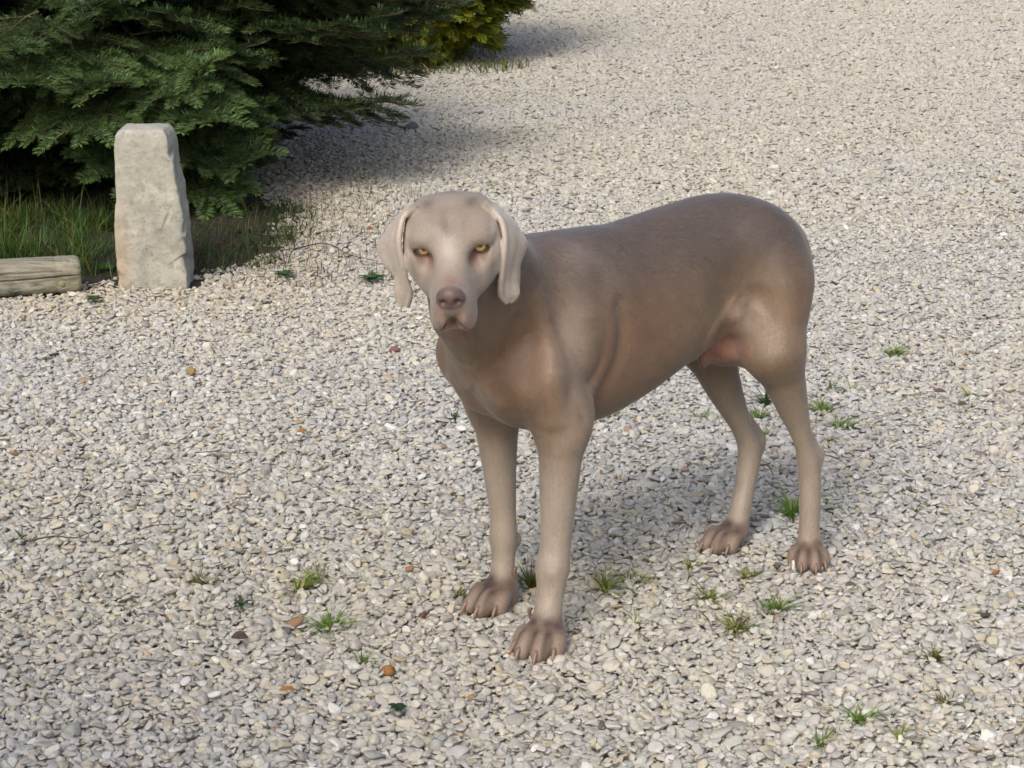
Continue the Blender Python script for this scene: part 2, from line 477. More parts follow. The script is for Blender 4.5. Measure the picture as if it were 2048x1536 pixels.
# the outermost sprays: short, open, paler shoots at the ends of the front boughs
SPRAYS = [(fir_branch(700 + i, L, True), L) for i, L in enumerate((.46, .40, .52))]
for b, L in SPRAYS: b.parent = fir
used_s = set()
for i in range(34):
    k = i % 3; src, L = SPRAYS[k]
    if k in used_s: o = src.copy(); col.objects.link(o); o.parent = fir
    else: o = src; used_s.add(k)
    z0 = .20 + .50 * ((i * .381 + .1) % 1.0); yaw = -2.5 + (2.75 if z0 > .46 else 1.75) * ((i * .618) % 1.0) + prnd.uniform(-.06, .06)
    R0 = (.74 + .42 * min(max((z0 - .12) / .4, 0), 1)) - .40 + prnd.uniform(-.04, .05); s = prnd.uniform(.85, 1.15)
    o.location = (R0 * math.cos(yaw), R0 * math.sin(yaw), z0 + prnd.uniform(-.02, .03)); o.scale = (s,) * 3
    o.rotation_euler = (Matrix.Rotation(yaw + prnd.uniform(-.35, .35), 3, 'Z') @ Matrix.Rotation(prnd.uniform(-.10, .28), 3, 'Y') @ Matrix.Rotation(prnd.uniform(-.55, .55), 3, 'X')).to_euler()

# golden thuja: a globe of flat upright sprays over an added dark shade core
THU = Vector((-.55, 9.66, 0))
thuja = empty('thuja_bush', THU)
tag(thuja, 'rounded yellow-green thuja bush standing behind the fir', 'bush')
THMAT = leaf_material('thuja_scale', .6, .25, .2)
def frond(r):
    # a flat fan: stem with alternating forked leaflets, in the x (width) / z (up) plane
    V_, F_ = [], []
    H_ = r.uniform(.04, .07)
    def leaf(p, d, L, w):
        s = np.array([-d[2], 0, d[0]]) * w
        b = len(V_); V_.extend([p, p + d * L * .5 + s, p + d * L, p + d * L * .5 - s]); F_.append((b, b + 1, b + 2, b + 3))
    p = np.zeros(3); n = 6
    for i in range(n):
        z = H_ * (i + .3) / n; c = np.array([0, 0, z])
        for sd in (1, -1):
            a = math.radians(r.uniform(28, 50)); L = H_ * (.62 * (1 - i / n) + .2) * r.uniform(.75, 1.1)
            d = np.array([sd * math.sin(a), 0, math.cos(a)])
            leaf(c, d, L, .0024)
            if L > .03:
                a2 = a + .5; leaf(c + d * L * .45, np.array([sd * math.sin(a2), 0, math.cos(a2)]), L * .45, .0021)
                a3 = a - .5; leaf(c + d * L * .5, np.array([sd * math.sin(a3), 0, math.cos(a3)]), L * .45, .0021)
    leaf(np.zeros(3), np.array([0, 0, 1.]), H_ * 1.1, .004)
    V_ = np.array(V_); V_[:, 1] += -.25 * V_[:, 2] ** 2 / H_ + r.normal(0, .0012, len(V_))
    return V_, np.array(F_)
tr = np.random.default_rng(77)
fr = [frond(tr) for _ in range(8)]
AV, AF, AC, off = [], [], [], 0
TR = np.array([.66, .62, .62]); TC = np.array([0, 0, .57])
for i in range(14000):
    d = tr.normal(size=3); d /= np.linalg.norm(d)
    if d[1] > .55: continue
    lump = 1 + .07 * math.sin(9 * d[0] + 3 * d[2]) * math.sin(8 * d[2] + 5 * d[1]) + .05 * math.sin(17 * d[0] + 13 * d[2])
    depth = tr.uniform(.82, 1.0) ** .7
    c = TC + TR * d * depth * lump
    if c[2] < .01: continue
    v_, f_ = fr[tr.integers(8)]
    yaw = math.atan2(d[1], d[0]) + tr.normal(0, .7)
    up = np.array([0, 0, 1.]) * (.9 if d[2] > -.2 else .35) + d * tr.uniform(.4, .9) + tr.normal(0, .12, 3); up /= np.linalg.norm(up)
    a = np.array([math.cos(yaw), math.sin(yaw), 0]); a -= up * (a @ up); a /= np.linalg.norm(a); b = np.cross(up, a)
    sc = tr.uniform(.8, 1.35)
    AV.append(c + sc * (v_[:, :1] * a + v_[:, 1:2] * b + v_[:, 2:] * up)); AF.append(f_ + off); off += len(v_)
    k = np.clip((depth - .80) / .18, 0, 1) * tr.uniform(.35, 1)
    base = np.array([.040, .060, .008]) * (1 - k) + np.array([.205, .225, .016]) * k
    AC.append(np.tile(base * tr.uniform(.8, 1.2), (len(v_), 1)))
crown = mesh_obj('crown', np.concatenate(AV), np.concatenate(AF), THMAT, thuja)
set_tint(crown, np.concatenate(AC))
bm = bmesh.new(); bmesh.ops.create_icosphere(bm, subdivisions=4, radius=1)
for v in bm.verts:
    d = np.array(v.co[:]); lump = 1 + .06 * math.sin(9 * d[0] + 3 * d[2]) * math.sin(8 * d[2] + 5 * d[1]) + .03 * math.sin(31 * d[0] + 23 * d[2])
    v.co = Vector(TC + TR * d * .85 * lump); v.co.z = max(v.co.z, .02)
me = bpy.data.meshes.new('shade_core'); bm.to_mesh(me); bm.free()
im = NT('thuja_shade_core'); im.l(im.ramp(im.noise(im.coord('Object'), 60, 4, .7), [(.3, (.010, .014, .004)), (.7, (.04, .05, .01))]), im.b.inputs['Base Color']); im.b.inputs['Roughness'].default_value = 1  # solid core added to block light; the inner shade is in its colour
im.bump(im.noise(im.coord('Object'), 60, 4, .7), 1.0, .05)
me.materials.append(im.m); o = bpy.data.objects.new('shade_core', me); o.parent = thuja; col.objects.link(o)
tv, tf = tube([(0, 0, -.02), (0, 0, .12), (.01, 0, .4)], (.045, .04, .02), 8)
mesh_obj('stem', tv, tf, BARK, thuja, smooth=True)

# grasses
GRASS = leaf_material('grass_blade', .55, .3, .3, .3)
def blades(P, H_, lean, width, tints, r, droop=.5):
    """ribbons of three segments; P base points, H_ lengths"""
    n = len(P); az = r.uniform(0, 6.283, n); ln = np.abs(r.normal(lean, lean * .5, n))
    d = np.stack([np.cos(az), np.sin(az), np.zeros(n)], 1); s = np.stack([-np.sin(az), np.cos(az), np.zeros(n)], 1)
    tw = r.uniform(-.8, .8, n)[:, None]; s = s * np.cos(tw) + d * np.sin(tw)
    lv_ = []
    for t, w in ((0, 1.0), (.38, .9), (.72, .6), (1.0, .06)):
        out = (ln * (t + droop * t * t * 1.5) * .75)[:, None]
        up = np.clip(t - droop * ln * t * t * .9, -.2, 1)[:, None]
        c = P + (d * out + np.array([0, 0, 1.]) * up) * H_[:, None]
        hw = s * (width * .5 * w)[:, None]
        lv_.append((c - hw, c + hw))
    V_ = np.stack([q for pr in lv_ for q in pr], 1).reshape(-1, 3)
    b = (np.arange(n) * 8)[:, None]
    F_ = np.concatenate([b + np.array([[0, 1, 3, 2]]), b + np.array([[2, 3, 5, 4]]), b + np.array([[4, 5, 7, 6]])])
    return V_, F_, np.repeat(tints, 8, axis=0)
def palette(n, cols, w, r, jit=.2):
    c = np.array(cols)[r.choice(len(cols), n, p=np.array(w) / sum(w))]
    return c * r.uniform(1 - jit, 1 + jit, (n, 1))
GREEN = [(.045, .105, .016), (.080, .145, .022), (.11, .15, .03)]
SHADY = [(.030, .075, .014), (.048, .100, .018), (.070, .110, .022)]  # greens darkened so the shade around the fir is in the blade colour
DRY = [(.26, .21, .10), (.16, .15, .05), (.07, .085, .022), (.20, .14, .07)]
def field_grass(name, poly, n, h, lean, width, cols, w, seed, label, clump=0, lift=.0):
    r = np.random.default_rng(seed); poly = np.array(poly)
    lo, hi = poly.min(0), poly.max(0)
    if clump:
        c = r.uniform(lo, hi, (clump * 3, 2)); c = c[in_poly(c, poly)][:clump]
        P = c[r.integers(0, len(c), n)] + r.normal(0, .022, (n, 2))
    else:
        P = r.uniform(lo, hi, (n * 3, 2)); P = P[in_poly(P, poly)][:n]
    n = len(P); H_ = h * np.exp(r.normal(0, .32, n)); 
    V_, F_, T = blades(np.c_[P, np.full(n, lift)], H_, lean, np.full(n, width) * r.uniform(.7, 1.2, n), palette(n, cols, w, r), r)
    o = mesh_obj(name, V_, F_, GRASS); set_tint(o, T)
    return tag(o, label, 'grass', kind='stuff')
field_grass('tall_grass', [(-1.62, 5.42), (-1.10, 5.34), (-1.00, 5.50), (-1.05, 5.95), (-1.62, 6.0)], 2600, .082, .55, .0028, SHADY + DRY[:3], (5, 4, 2, .6, .8, 2), 5, 'tall green grass growing behind the log under the fir', clump=46)
field_grass('dry_grass', [(-.78, 5.36), (-.64, 5.42), (-.57, 5.62), (-.55, 6.05), (-.62, 6.28), (-.82, 6.3), (-.86, 5.6)], 1200, .045, .65, .0022, SHADY[:2] + [(.13, .11, .05), (.09, .085, .03), (.04, .05, .014)], (2, 1, 1.2, 2, 4), 6, 'olive and straw-coloured grass beside the standing stone', clump=60)
field_grass('sprouting_stems', [(-.72, 5.22), (-.26, 5.25), (-.20, 5.62), (-.22, 6.5), (-.50, 6.7), (-.62, 6.4), (-.56, 5.75), (-.66, 5.4)], 620, .028, .5, .0022, [(.10, .085, .035), (.14, .10, .05), (.07, .075, .025)], (3, 2, 2), 8, 'sparse thin brown stems sprouting through gravel behind the dog')
field_grass('bed_litter_grass', [(-1.7, 5.35), (-1.05, 5.30), (-.80, 5.36), (-.62, 5.50), (-.60, 6.2), (-1.05, 6.3), (-1.7, 6.1)], 1500, .05, .7, .0026, SHADY + [(.07, .06, .03), (.035, .04, .014)], (2, 2, 1, 1, 4), 9, 'short dull grass in the shade behind the standing stone')
field_grass('shrub_foot_grass', [(-.75, 9.05), (-.05, 9.15), (.12, 9.45), (-.1, 9.5), (-.8, 9.3)], 420, .05, .5, .005, DRY + GREEN[:2], (2, 2, 3, 1, 2, 2), 10, 'short grass fringe along the foot of the thuja bush')

# single tufts standing in the gravel: (x, y, radius, height, blades, colour mix, label)
MIX = {'g': ([(.075, .16, .022), (.12, .21, .03), (.17, .22, .05)], (3, 4, 2)), 'y': ([(.12, .19, .03), (.19, .22, .05), (.26, .245, .08)], (3, 4, 3)), 'd': ([(.028, .06, .016), (.05, .09, .02)], (2, 1)), 'o': ([(.11, .115, .02), (.08, .095, .02), (.15, .13, .035)], (2, 2, 1))}
TUFTS = [
    (0.473, 3.542, 0.029, 0.049, 60, 'g', 'bright green grass tuft between the two hind paws'),
    (0.405, 3.099, 0.018, 0.032, 46, 'g', 'compact green grass tuft below the hind paws'),
    (0.324, 3.019, 0.034, 0.032, 60, 'y', 'wide pale yellow-green grass tuft left of the compact green tuft'),
    (0.306, 3.144, 0.032, 0.029, 36, 'y', 'loose yellow-green grass patch below the right hind paw'),
    (0.380, 3.248, 0.021, 0.022, 30, 'y', 'low yellowish grass tuft just below and left of the left hind paw'),
    (0.196, 3.219, 0.026, 0.033, 26, 'y', 'thin grass patch on gravel between front and hind paws'),
    (0.128, 3.187, 0.030, 0.043, 44, 'y', 'thin upright grass just right of the nearest front leg'),
    (0.284, 3.298, 0.018, 0.026, 16, 'y', 'few grass blades left of the right hind paw'),
    (0.178, 3.042, 0.018, 0.024, 18, 'y', 'small sparse grass tuft right of the nearest front paw'),
    (0.034, 3.197, 0.015, 0.049, 46, 'o', 'yellowish grass seen between the two front legs'),
    (-0.084, 3.165, 0.023, 0.023, 30, 'o', 'mossy yellow-green patch left of the right front paw'),
    (-0.277, 3.038, 0.025, 0.035, 44, 'g', 'bright green grass tuft on open gravel left of the front paws'),
    (-0.329, 3.191, 0.041, 0.035, 56, 'y', 'largest yellow-green grass patch on the gravel left of the dog'),
    (-0.464, 3.226, 0.028, 0.026, 24, 'o', 'brownish low grass patch at the far left of the front gravel'),
    (-0.215, 2.906, 0.014, 0.022, 18, 'g', 'small green tuft above the orange stone'),
    (-0.136, 2.873, 0.016, 0.018, 12, 'y', 'few thin blades right of the orange stone'),
    (0.595, 2.917, 0.025, 0.022, 50, 'o', 'olive moss-like cushion on the right-hand gravel'),
    (0.584, 2.756, 0.025, 0.026, 24, 'o', 'sparse dull grass low on the right-hand gravel'),
    (0.459, 2.704, 0.018, 0.026, 34, 'g', 'fine green tuft near the bottom right corner'),
    (0.499, 2.704, 0.013, 0.021, 20, 'd', 'dark small tuft beside the fine green tuft at bottom right'),
    (0.400, 2.626, 0.007, 0.022, 12, 'g', 'single narrow sprout near the bottom edge on the right'),
    (0.507, 2.641, 0.020, 0.029, 16, 'y', 'thin pale blades near the bottom right corner'),
    (0.826, 4.620, 0.040, 0.025, 44, 'g', 'flat green tuft on the gravel right of the rump'),
    (0.673, 4.332, 0.025, 0.031, 20, 'g', 'small spiky tuft right of the left hind thigh'),
    (0.803, 4.257, 0.020, 0.023, 14, 'y', 'left one of two small tufts far right beside the dog'),
    (0.933, 4.265, 0.023, 0.021, 16, 'g', 'right one of two small tufts far right beside the dog'),
    (0.603, 4.157, 0.024, 0.042, 34, 'g', 'green tuft touching the back of the left hind leg'),
    (0.641, 4.068, 0.035, 0.032, 32, 'g', 'spreading green tuft behind the left hind leg'),
    (0.518, 4.228, 0.025, 0.045, 40, 'd', 'dark bluish tuft between the hind legs'),
    (0.484, 4.116, 0.032, 0.032, 34, 'g', 'light green tuft between the hind legs below the dark one'),
    (0.497, 4.015, 0.023, 0.024, 18, 'g', 'lowest small tuft between the hind legs'),
    (0.202, 4.136, 0.022, 0.027, 16, 'g', 'small tuft on the gravel under the belly'),
    (0.369, 4.116, 0.029, 0.029, 18, 'g', 'thin tuft in front of the right hind leg'),
    (-0.121, 4.116, 0.019, 0.027, 20, 'd', 'small dark tuft on the gravel left of the chest'),
    (0.694, 6.738, 0.040, 0.023, 28, 'g', 'small green tuft on far gravel above the back'),
    (0.543, 6.834, 0.038, 0.020, 14, 'o', 'dull flat tuft on far gravel above the back'),
    (-0.808, 3.420, 0.016, 0.027, 16, 'd', 'dark little tuft at the left edge of the gravel'),
    (0.713, 3.578, 0.029, 0.015, 12, 'o', 'few flat blades on the gravel far right of the hind paws'),
    (0.596, 3.976, 0.016, 0.024, 10, 'y', 'scattered blades behind the left hock'),
    (-0.037, 6.610, 0.025, 0.023, 16, 'g', 'tiny tuft on the gravel behind the head'),
]
def grass_tuft(x, y, rad, h, n, mix, label, seed):
    r = np.random.default_rng(seed); cols, w = MIX[mix]; n = int(n * 1.7)
    nc = max(1, int(rad / .012)); c = r.normal(0, rad * .42, (nc, 2)) * np.array([1.0, .8])
    P = c[r.integers(0, nc, n)] + r.normal(0, .0035, (n, 2))
    V_, F_, T = blades(np.c_[P, np.full(n, -.004)], h * .72 * np.exp(r.normal(0, .35, n)), .95, np.full(n, .0028) * r.uniform(.7, 1.3, n), palette(n, cols, w, r), r, .45)
    o = mesh_obj('grass_tuft', V_, F_, GRASS, loc=(x, y, 0)); set_tint(o, T)
    return tag(o, label, 'grass', 'grass tufts growing in the gravel')
for i, a in enumerate(TUFTS): grass_tuft(*a, 900 + i)

# broad-leaved weeds: rosettes of leaves
def weed(name, x, y, n, L, wd, up, tint, label, seed, lobed=False):
    lobed = 'toothed' in label
    r = np.random.default_rng(seed); V_, F_, C_ = [], [], []
    for i in range(n):
        az = 6.283 * i / n + r.uniform(-.5, .5); l = L * r.uniform(.7, 1.2); e = up * r.uniform(.4, 1.3)
        d = np.array([math.cos(az), math.sin(az), 0]); s = np.array([-d[1], d[0], 0]); base = np.array([*r.normal(0, L * .08, 2), .004])
        k = 7; b = len(V_)
        for j in range(k):
            t = j / (k - 1); w_ = wd * math.sin(math.pi * min(t * .93 + .05, 1)) ** .8 * (1 + (.35 if j % 2 else -.35) * lobed)
            c = base + d * l * t + np.array([0, 0, l * (e * t - .8 * e * t * t + .10 * t)])
            z = np.array([0, 0, .25 * w_])
            V_ += [c - s * w_ + z, c, c + s * w_ + z]
            C_ += [np.array(tint) * r.uniform(.85, 1.15)] * 3
        for j in range(k - 1):
            a_ = b + 3 * j
            F_ += [(a_, a_ + 1, a_ + 4, a_ + 3), (a_ + 1, a_ + 2, a_ + 5, a_ + 4)]
    o = mesh_obj(name, np.array(V_), np.array(F_), GRASS, smooth=True, loc=(x, y, .003)); set_tint(o, np.array(C_))
    return tag(o, label, 'weed', 'broad-leaved weeds')
WEEDS = [
    (-0.345, 5.302, 9, 0.0421, 0.0087, 0.50, (0.035, 0.085, 0.03), 'dark green toothed-leaf rosette left of the drooping ear'),
    (-0.568, 5.352, 12, 0.0276, 0.0075, 0.60, (0.035, 0.085, 0.028), 'bushy small-leaved weed at the grass edge right of the stone'),
    (-0.993, 5.085, 5, 0.0206, 0.0109, 0.50, (0.03, 0.075, 0.022), 'dark round-leaved weed on the gravel between log and stone'),
    (-1.194, 5.147, 8, 0.0222, 0.0099, 0.90, (0.06, 0.14, 0.03), 'light green clover-like weed in front of the log'),
    (-0.915, 5.264, 4, 0.0112, 0.0075, 0.70, (0.05, 0.12, 0.03), 'tiny two-leaved sprout at the foot of the stone'),
    (-1.019, 5.414, 10, 0.0256, 0.0090, 1.00, (0.045, 0.11, 0.025), 'small leafy weed between log end and stone'),
    (-1.138, 5.609, 8, 0.0186, 0.0080, 1.00, (0.05, 0.12, 0.03), 'pale green leafy weed above the log end'),
    (-0.407, 3.099, 10, 0.0213, 0.0030, 1.20, (0.045, 0.075, 0.035), 'dusty grey-green weed with upright leaves on the left gravel'),
    (-0.152, 2.723, 7, 0.0136, 0.0054, 0.50, (0.022, 0.05, 0.018), 'dark flat-leaved weed near the bottom edge of the gravel'),
]
for i, a in enumerate(WEEDS): weed('weed', *a, 1300 + i)

# an unseen tree added out of the frame to shade the lower left of the gravel
shade = empty('added_shade_tree', (-2.45, -.60, 0))
tag(shade, 'unseen leafy tree added out of frame at the left for shade', 'tree')
tv, tf = tube([(0, 0, -.05), (.03, .02, .7), (.10, .05, 1.5), (.25, .12, 2.2), (.42, .2, 2.7)], (.085, .07, .06, .045, .02), 10)
mesh_obj('trunk', tv, tf, BARK, shade, smooth=True)
sr = np.random.default_rng(12)
for q, a in ((.9, .3), (1.2, 2.2), (1.45, -.9), (1.7, 1.2), (1.9, 3.6), (2.1, .2)):
    d_ = np.array([math.cos(a), math.sin(a), .75]); p0 = np.array([.1 * q / 1.5, .05 * q, q])
    tv, tf = tube([p0, p0 + d_ * .3, p0 + d_ * .6 + (0, 0, .08), p0 + d_ * .85 + (0, 0, .15)], (.03, .022, .014, .006), 6)
    mesh_obj('limb', tv, tf, BARK, shade, smooth=True)
nl = 5200
cc = np.array([.45, .25, 2.45]) + np.array([.95, .85, .62]) * (lambda g: g / np.linalg.norm(g, axis=1, keepdims=True) * sr.uniform(.25, 1, (nl, 1)) ** .6)(sr.normal(size=(nl, 3)))
cc += np.stack([vn * .12 for vn in (np.sin(cc[:, 1] * 7), np.sin(cc[:, 2] * 8 + 1), np.sin(cc[:, 0] * 6 + 2))], 1)
ax_ = sr.normal(size=(nl, 3)); ax_ /= np.linalg.norm(ax_, axis=1, keepdims=True)
bx_ = np.cross(ax_, sr.normal(size=(nl, 3))); bx_ /= np.linalg.norm(bx_, axis=1, keepdims=True)
Ls = sr.uniform(.05, .085, (nl, 1))
LV_ = np.stack([cc - ax_ * Ls * .5, cc + bx_ * Ls * .3, cc + ax_ * Ls * .5, cc - bx_ * Ls * .3], 1).reshape(-1, 3)
crn = mesh_obj('crown', LV_, np.arange(len(LV_)).reshape(-1, 4), GRASS, shade)
set_tint(crn, np.repeat(np.array([(.05, .095, .02)]) * sr.uniform(.7, 1.3, (nl, 1)), 4, axis=0))
# ---------------------------------------------------------------- standing stone, log, odd stones, twigs
def vnoise(P, scale, seed, octaves=4):
    r = np.random.default_rng(seed); T = r.uniform(-1, 1, (32, 32, 32)); out = 0; amp = 1; tot = 0
    for o in range(octaves):
        q = P * scale * 2 ** o + 7.3 * o; i = np.floor(q).astype(int); f = q - i; f = f * f * (3 - 2 * f)
        acc = 0
        for a in (0, 1):
            for b in (0, 1):
                for c in (0, 1):
                    w = (f[:, 0] if a else 1 - f[:, 0]) * (f[:, 1] if b else 1 - f[:, 1]) * (f[:, 2] if c else 1 - f[:, 2])
                    acc = acc + w * T[(i[:, 0] + a) % 32, (i[:, 1] + b) % 32, (i[:, 2] + c) % 32]
        out = out + acc * amp; tot += amp; amp *= .5
    return out / tot

def standing_stone():
    Z = np.array([-.04, 0, .07, .143, .19, .217, .26, .302, .345, .372, .386])
    XL = np.array([-.965, -.965, -.966, -.9675, -.964, -.960, -.959, -.958, -.958, -.955, -.947])
    XR = np.array([-.792, -.792, -.793, -.795, -.800, -.803, -.809, -.815, -.821, -.827, -.833])
    cx, cy = -.88, 5.31
    lev = np.linspace(-.04, .386, 130); m = 176
    V_ = []
    for z in lev:
        xl, xr = np.interp(z, Z, XL), np.interp(z, Z, XR)
        y0, y1 = 5.245 + .012 * z, 5.372 - .03 * z
        inset = .004 * max(0, (z - .366) / .02) ** 3
        hx, hy = (xr - xl) / 2 - inset, (y1 - y0) / 2 - inset
        for j in range(m):
            a = 2 * math.pi * j / m; c, s = math.cos(a), math.sin(a)
            k = (abs(c) ** 26 + abs(s) ** 26) ** (-1 / 26)
            V_.append(((xl + xr) / 2 + hx * c * k, (y0 + y1) / 2 + hy * s * k, z))
    V_ = np.array(V_); F_ = []
    n = len(lev)
    for i in range(n - 1):
        for j in range(m): F_.append((i * m + j, i * m + (j + 1) % m, (i + 1) * m + (j + 1) % m, (i + 1) * m + j))
    # top: rings closing inwards
    top = V_[(n - 1) * m:]; c = top.mean(0); prev = (n - 1) * m
    ext = []
    for q in (.85, .68, .5, .32, .15):
        ring = c + (top - c) * q; ring[:, 2] = .386 + .006 * (1 - q); st = len(V_) + sum(len(e) for e in ext); ext.append(ring)
        for j in range(m): F_.append((prev + j, prev + (j + 1) % m, st + (j + 1) % m, st + j))
        prev = st
    V_ = np.concatenate([V_] + ext)
    F_.append(tuple(prev + j for j in range(m)))
    mid = np.array([-.88, 5.31, .2]); out = V_ - mid; out[:, 2] *= .25; out /= np.linalg.norm(out, axis=1, keepdims=True)
    chip = np.clip(vnoise(V_, 11, 3) - .28, 0, 1)
    edge = np.clip((np.abs(out[:, 0]) * np.abs(out[:, 1]) * 2) - .62, 0, 1)
    nz = vnoise(V_, 16, 1) * .0010 + vnoise(V_, 90, 2, 3) * .0016
    V_ = V_ + out * (nz - chip * .003 - edge * .004 * np.clip(vnoise(V_, 22, 8) + .35, 0, 1))[:, None]
    top_m = V_[:, 2] > .37; V_[top_m, 2] += vnoise(V_, 30, 9)[top_m] * .004
    # the crack and flake scar on the right half of the front
    sc = (V_[:, 1] < 5.28) * np.exp(-((V_[:, 0] - (-.838 + .012 * np.sin((V_[:, 2] - .17) * 40))) / .0022) ** 2) * (np.abs(V_[:, 2] - .165) < .035)
    V_[:, 1] += sc * .005
    ra = np.clip((V_[:, 0] - np.interp(V_[:, 2], Z, XR) + .022) / .022, 0, 1)
    V_[:, 0] += ra * (vnoise(np.c_[V_[:, 2], V_[:, 1] * .5, V_[:, 2] * 0], 34, 77, 3) * .0045 - .001)
    # chips knocked off the arrises
    rc = np.random.default_rng(17)
    for i in range(9):
        right = i % 4 != 0; z0 = rc.uniform(-.02, .39); e = (np.interp(z0, Z, XR), 5.246) if right else (np.interp(z0, Z, XL), 5.246)
        if i % 7 == 0: e = (e[0], 5.365)
        nn = np.array([(.72 if right else -.72) * rc.uniform(.6, 1.3), (-.7 if e[1] < 5.3 else .7) * rc.uniform(.5, 1.3), rc.normal(0, .55)]); nn /= np.linalg.norm(nn)
        if z0 > .36: nn[2] = abs(nn[2]) + .5; nn /= np.linalg.norm(nn)
        p0 = np.array([e[0], e[1], z0]) - nn * rc.uniform(.0003, .0035) * (1.2 if right else .5)
        dd = (V_ - p0) @ nn; near = np.exp(-((V_[:, 2] - z0) / .03) ** 4)
        V_ -= nn[None] * (np.clip(dd, 0, .02) * near)[:, None]
    V_ -= np.array([-.88, 5.31, 0])
    m_ = NT('weathered_limestone')
    p = m_.coord('Object'); sx = m_.n('ShaderNodeSeparateXYZ'); m_.l(p, sx.inputs[0])
    n1 = m_.noise(p, 14, 5, .65); n2 = m_.noise(p, 130, 3, .7); n3 = m_.noise(p, 45, 4, .6)
    c = m_.ramp(n1, [(.3, (.20, .198, .170)), (.5, (.30, .295, .25)), (.72, (.40, .39, .325))])
    c = m_.mix(m_.ramp(n3, [(.5, (0, 0, 0)), (.68, (.7, .7, .7))]), c, (.19, .19, .145))
    c = m_.mix(m_.ramp(n2, [(.60, (0, 0, 0)), (.70, (.8, .8, .8))]), c, (.10, .098, .085))
    c = m_.mix(m_.ramp(n2, [(.24, (.5, .5, .5)), (.34, (0, 0, 0))]), c, (.52, .49, .39))
    lef = m_.math('MULTIPLY', m_.math('SUBTRACT', -.035, sx.outputs['X']), 22.0)
    lo = m_.math('SUBTRACT', 1.25, m_.math('MULTIPLY', sx.outputs['Z'], 4.6))
    rust = m_.math('MULTIPLY', m_.math('MINIMUM', m_.math('MAXIMUM', lef, 0.0), 1.0), m_.math('MINIMUM', m_.math('MAXIMUM', lo, 0.0), 1.0))
    rust = m_.math('MULTIPLY', rust, m_.math('ADD', .25, n1))
    c = m_.mix(m_.math('MULTIPLY', rust, .6), c, (.36, .235, .135))
    topm = m_.math('MULTIPLY', m_.math('MAXIMUM', m_.math('SUBTRACT', sx.outputs['Z'], .30), 0.0), 9.0)
    c = m_.mix(m_.math('MULTIPLY', m_.math('MINIMUM', topm, 1.0), m_.math('MULTIPLY', n3, 1.0)), c, (.30, .30, .28))
    m_.l(c, m_.b.inputs['Base Color']); m_.b.inputs['Roughness'].default_value = .95
    m_.bump(m_.math('ADD', m_.math('MULTIPLY', n2, .5), n3), .55, .004)
    o = mesh_obj('standing_stone', V_, [tuple(f) for f in F_], m_.m, smooth=True, loc=(-.88, 5.31, 0))
    return tag(o, 'rough upright stone post at the edge of the planting bed', 'stone')
standing_stone()

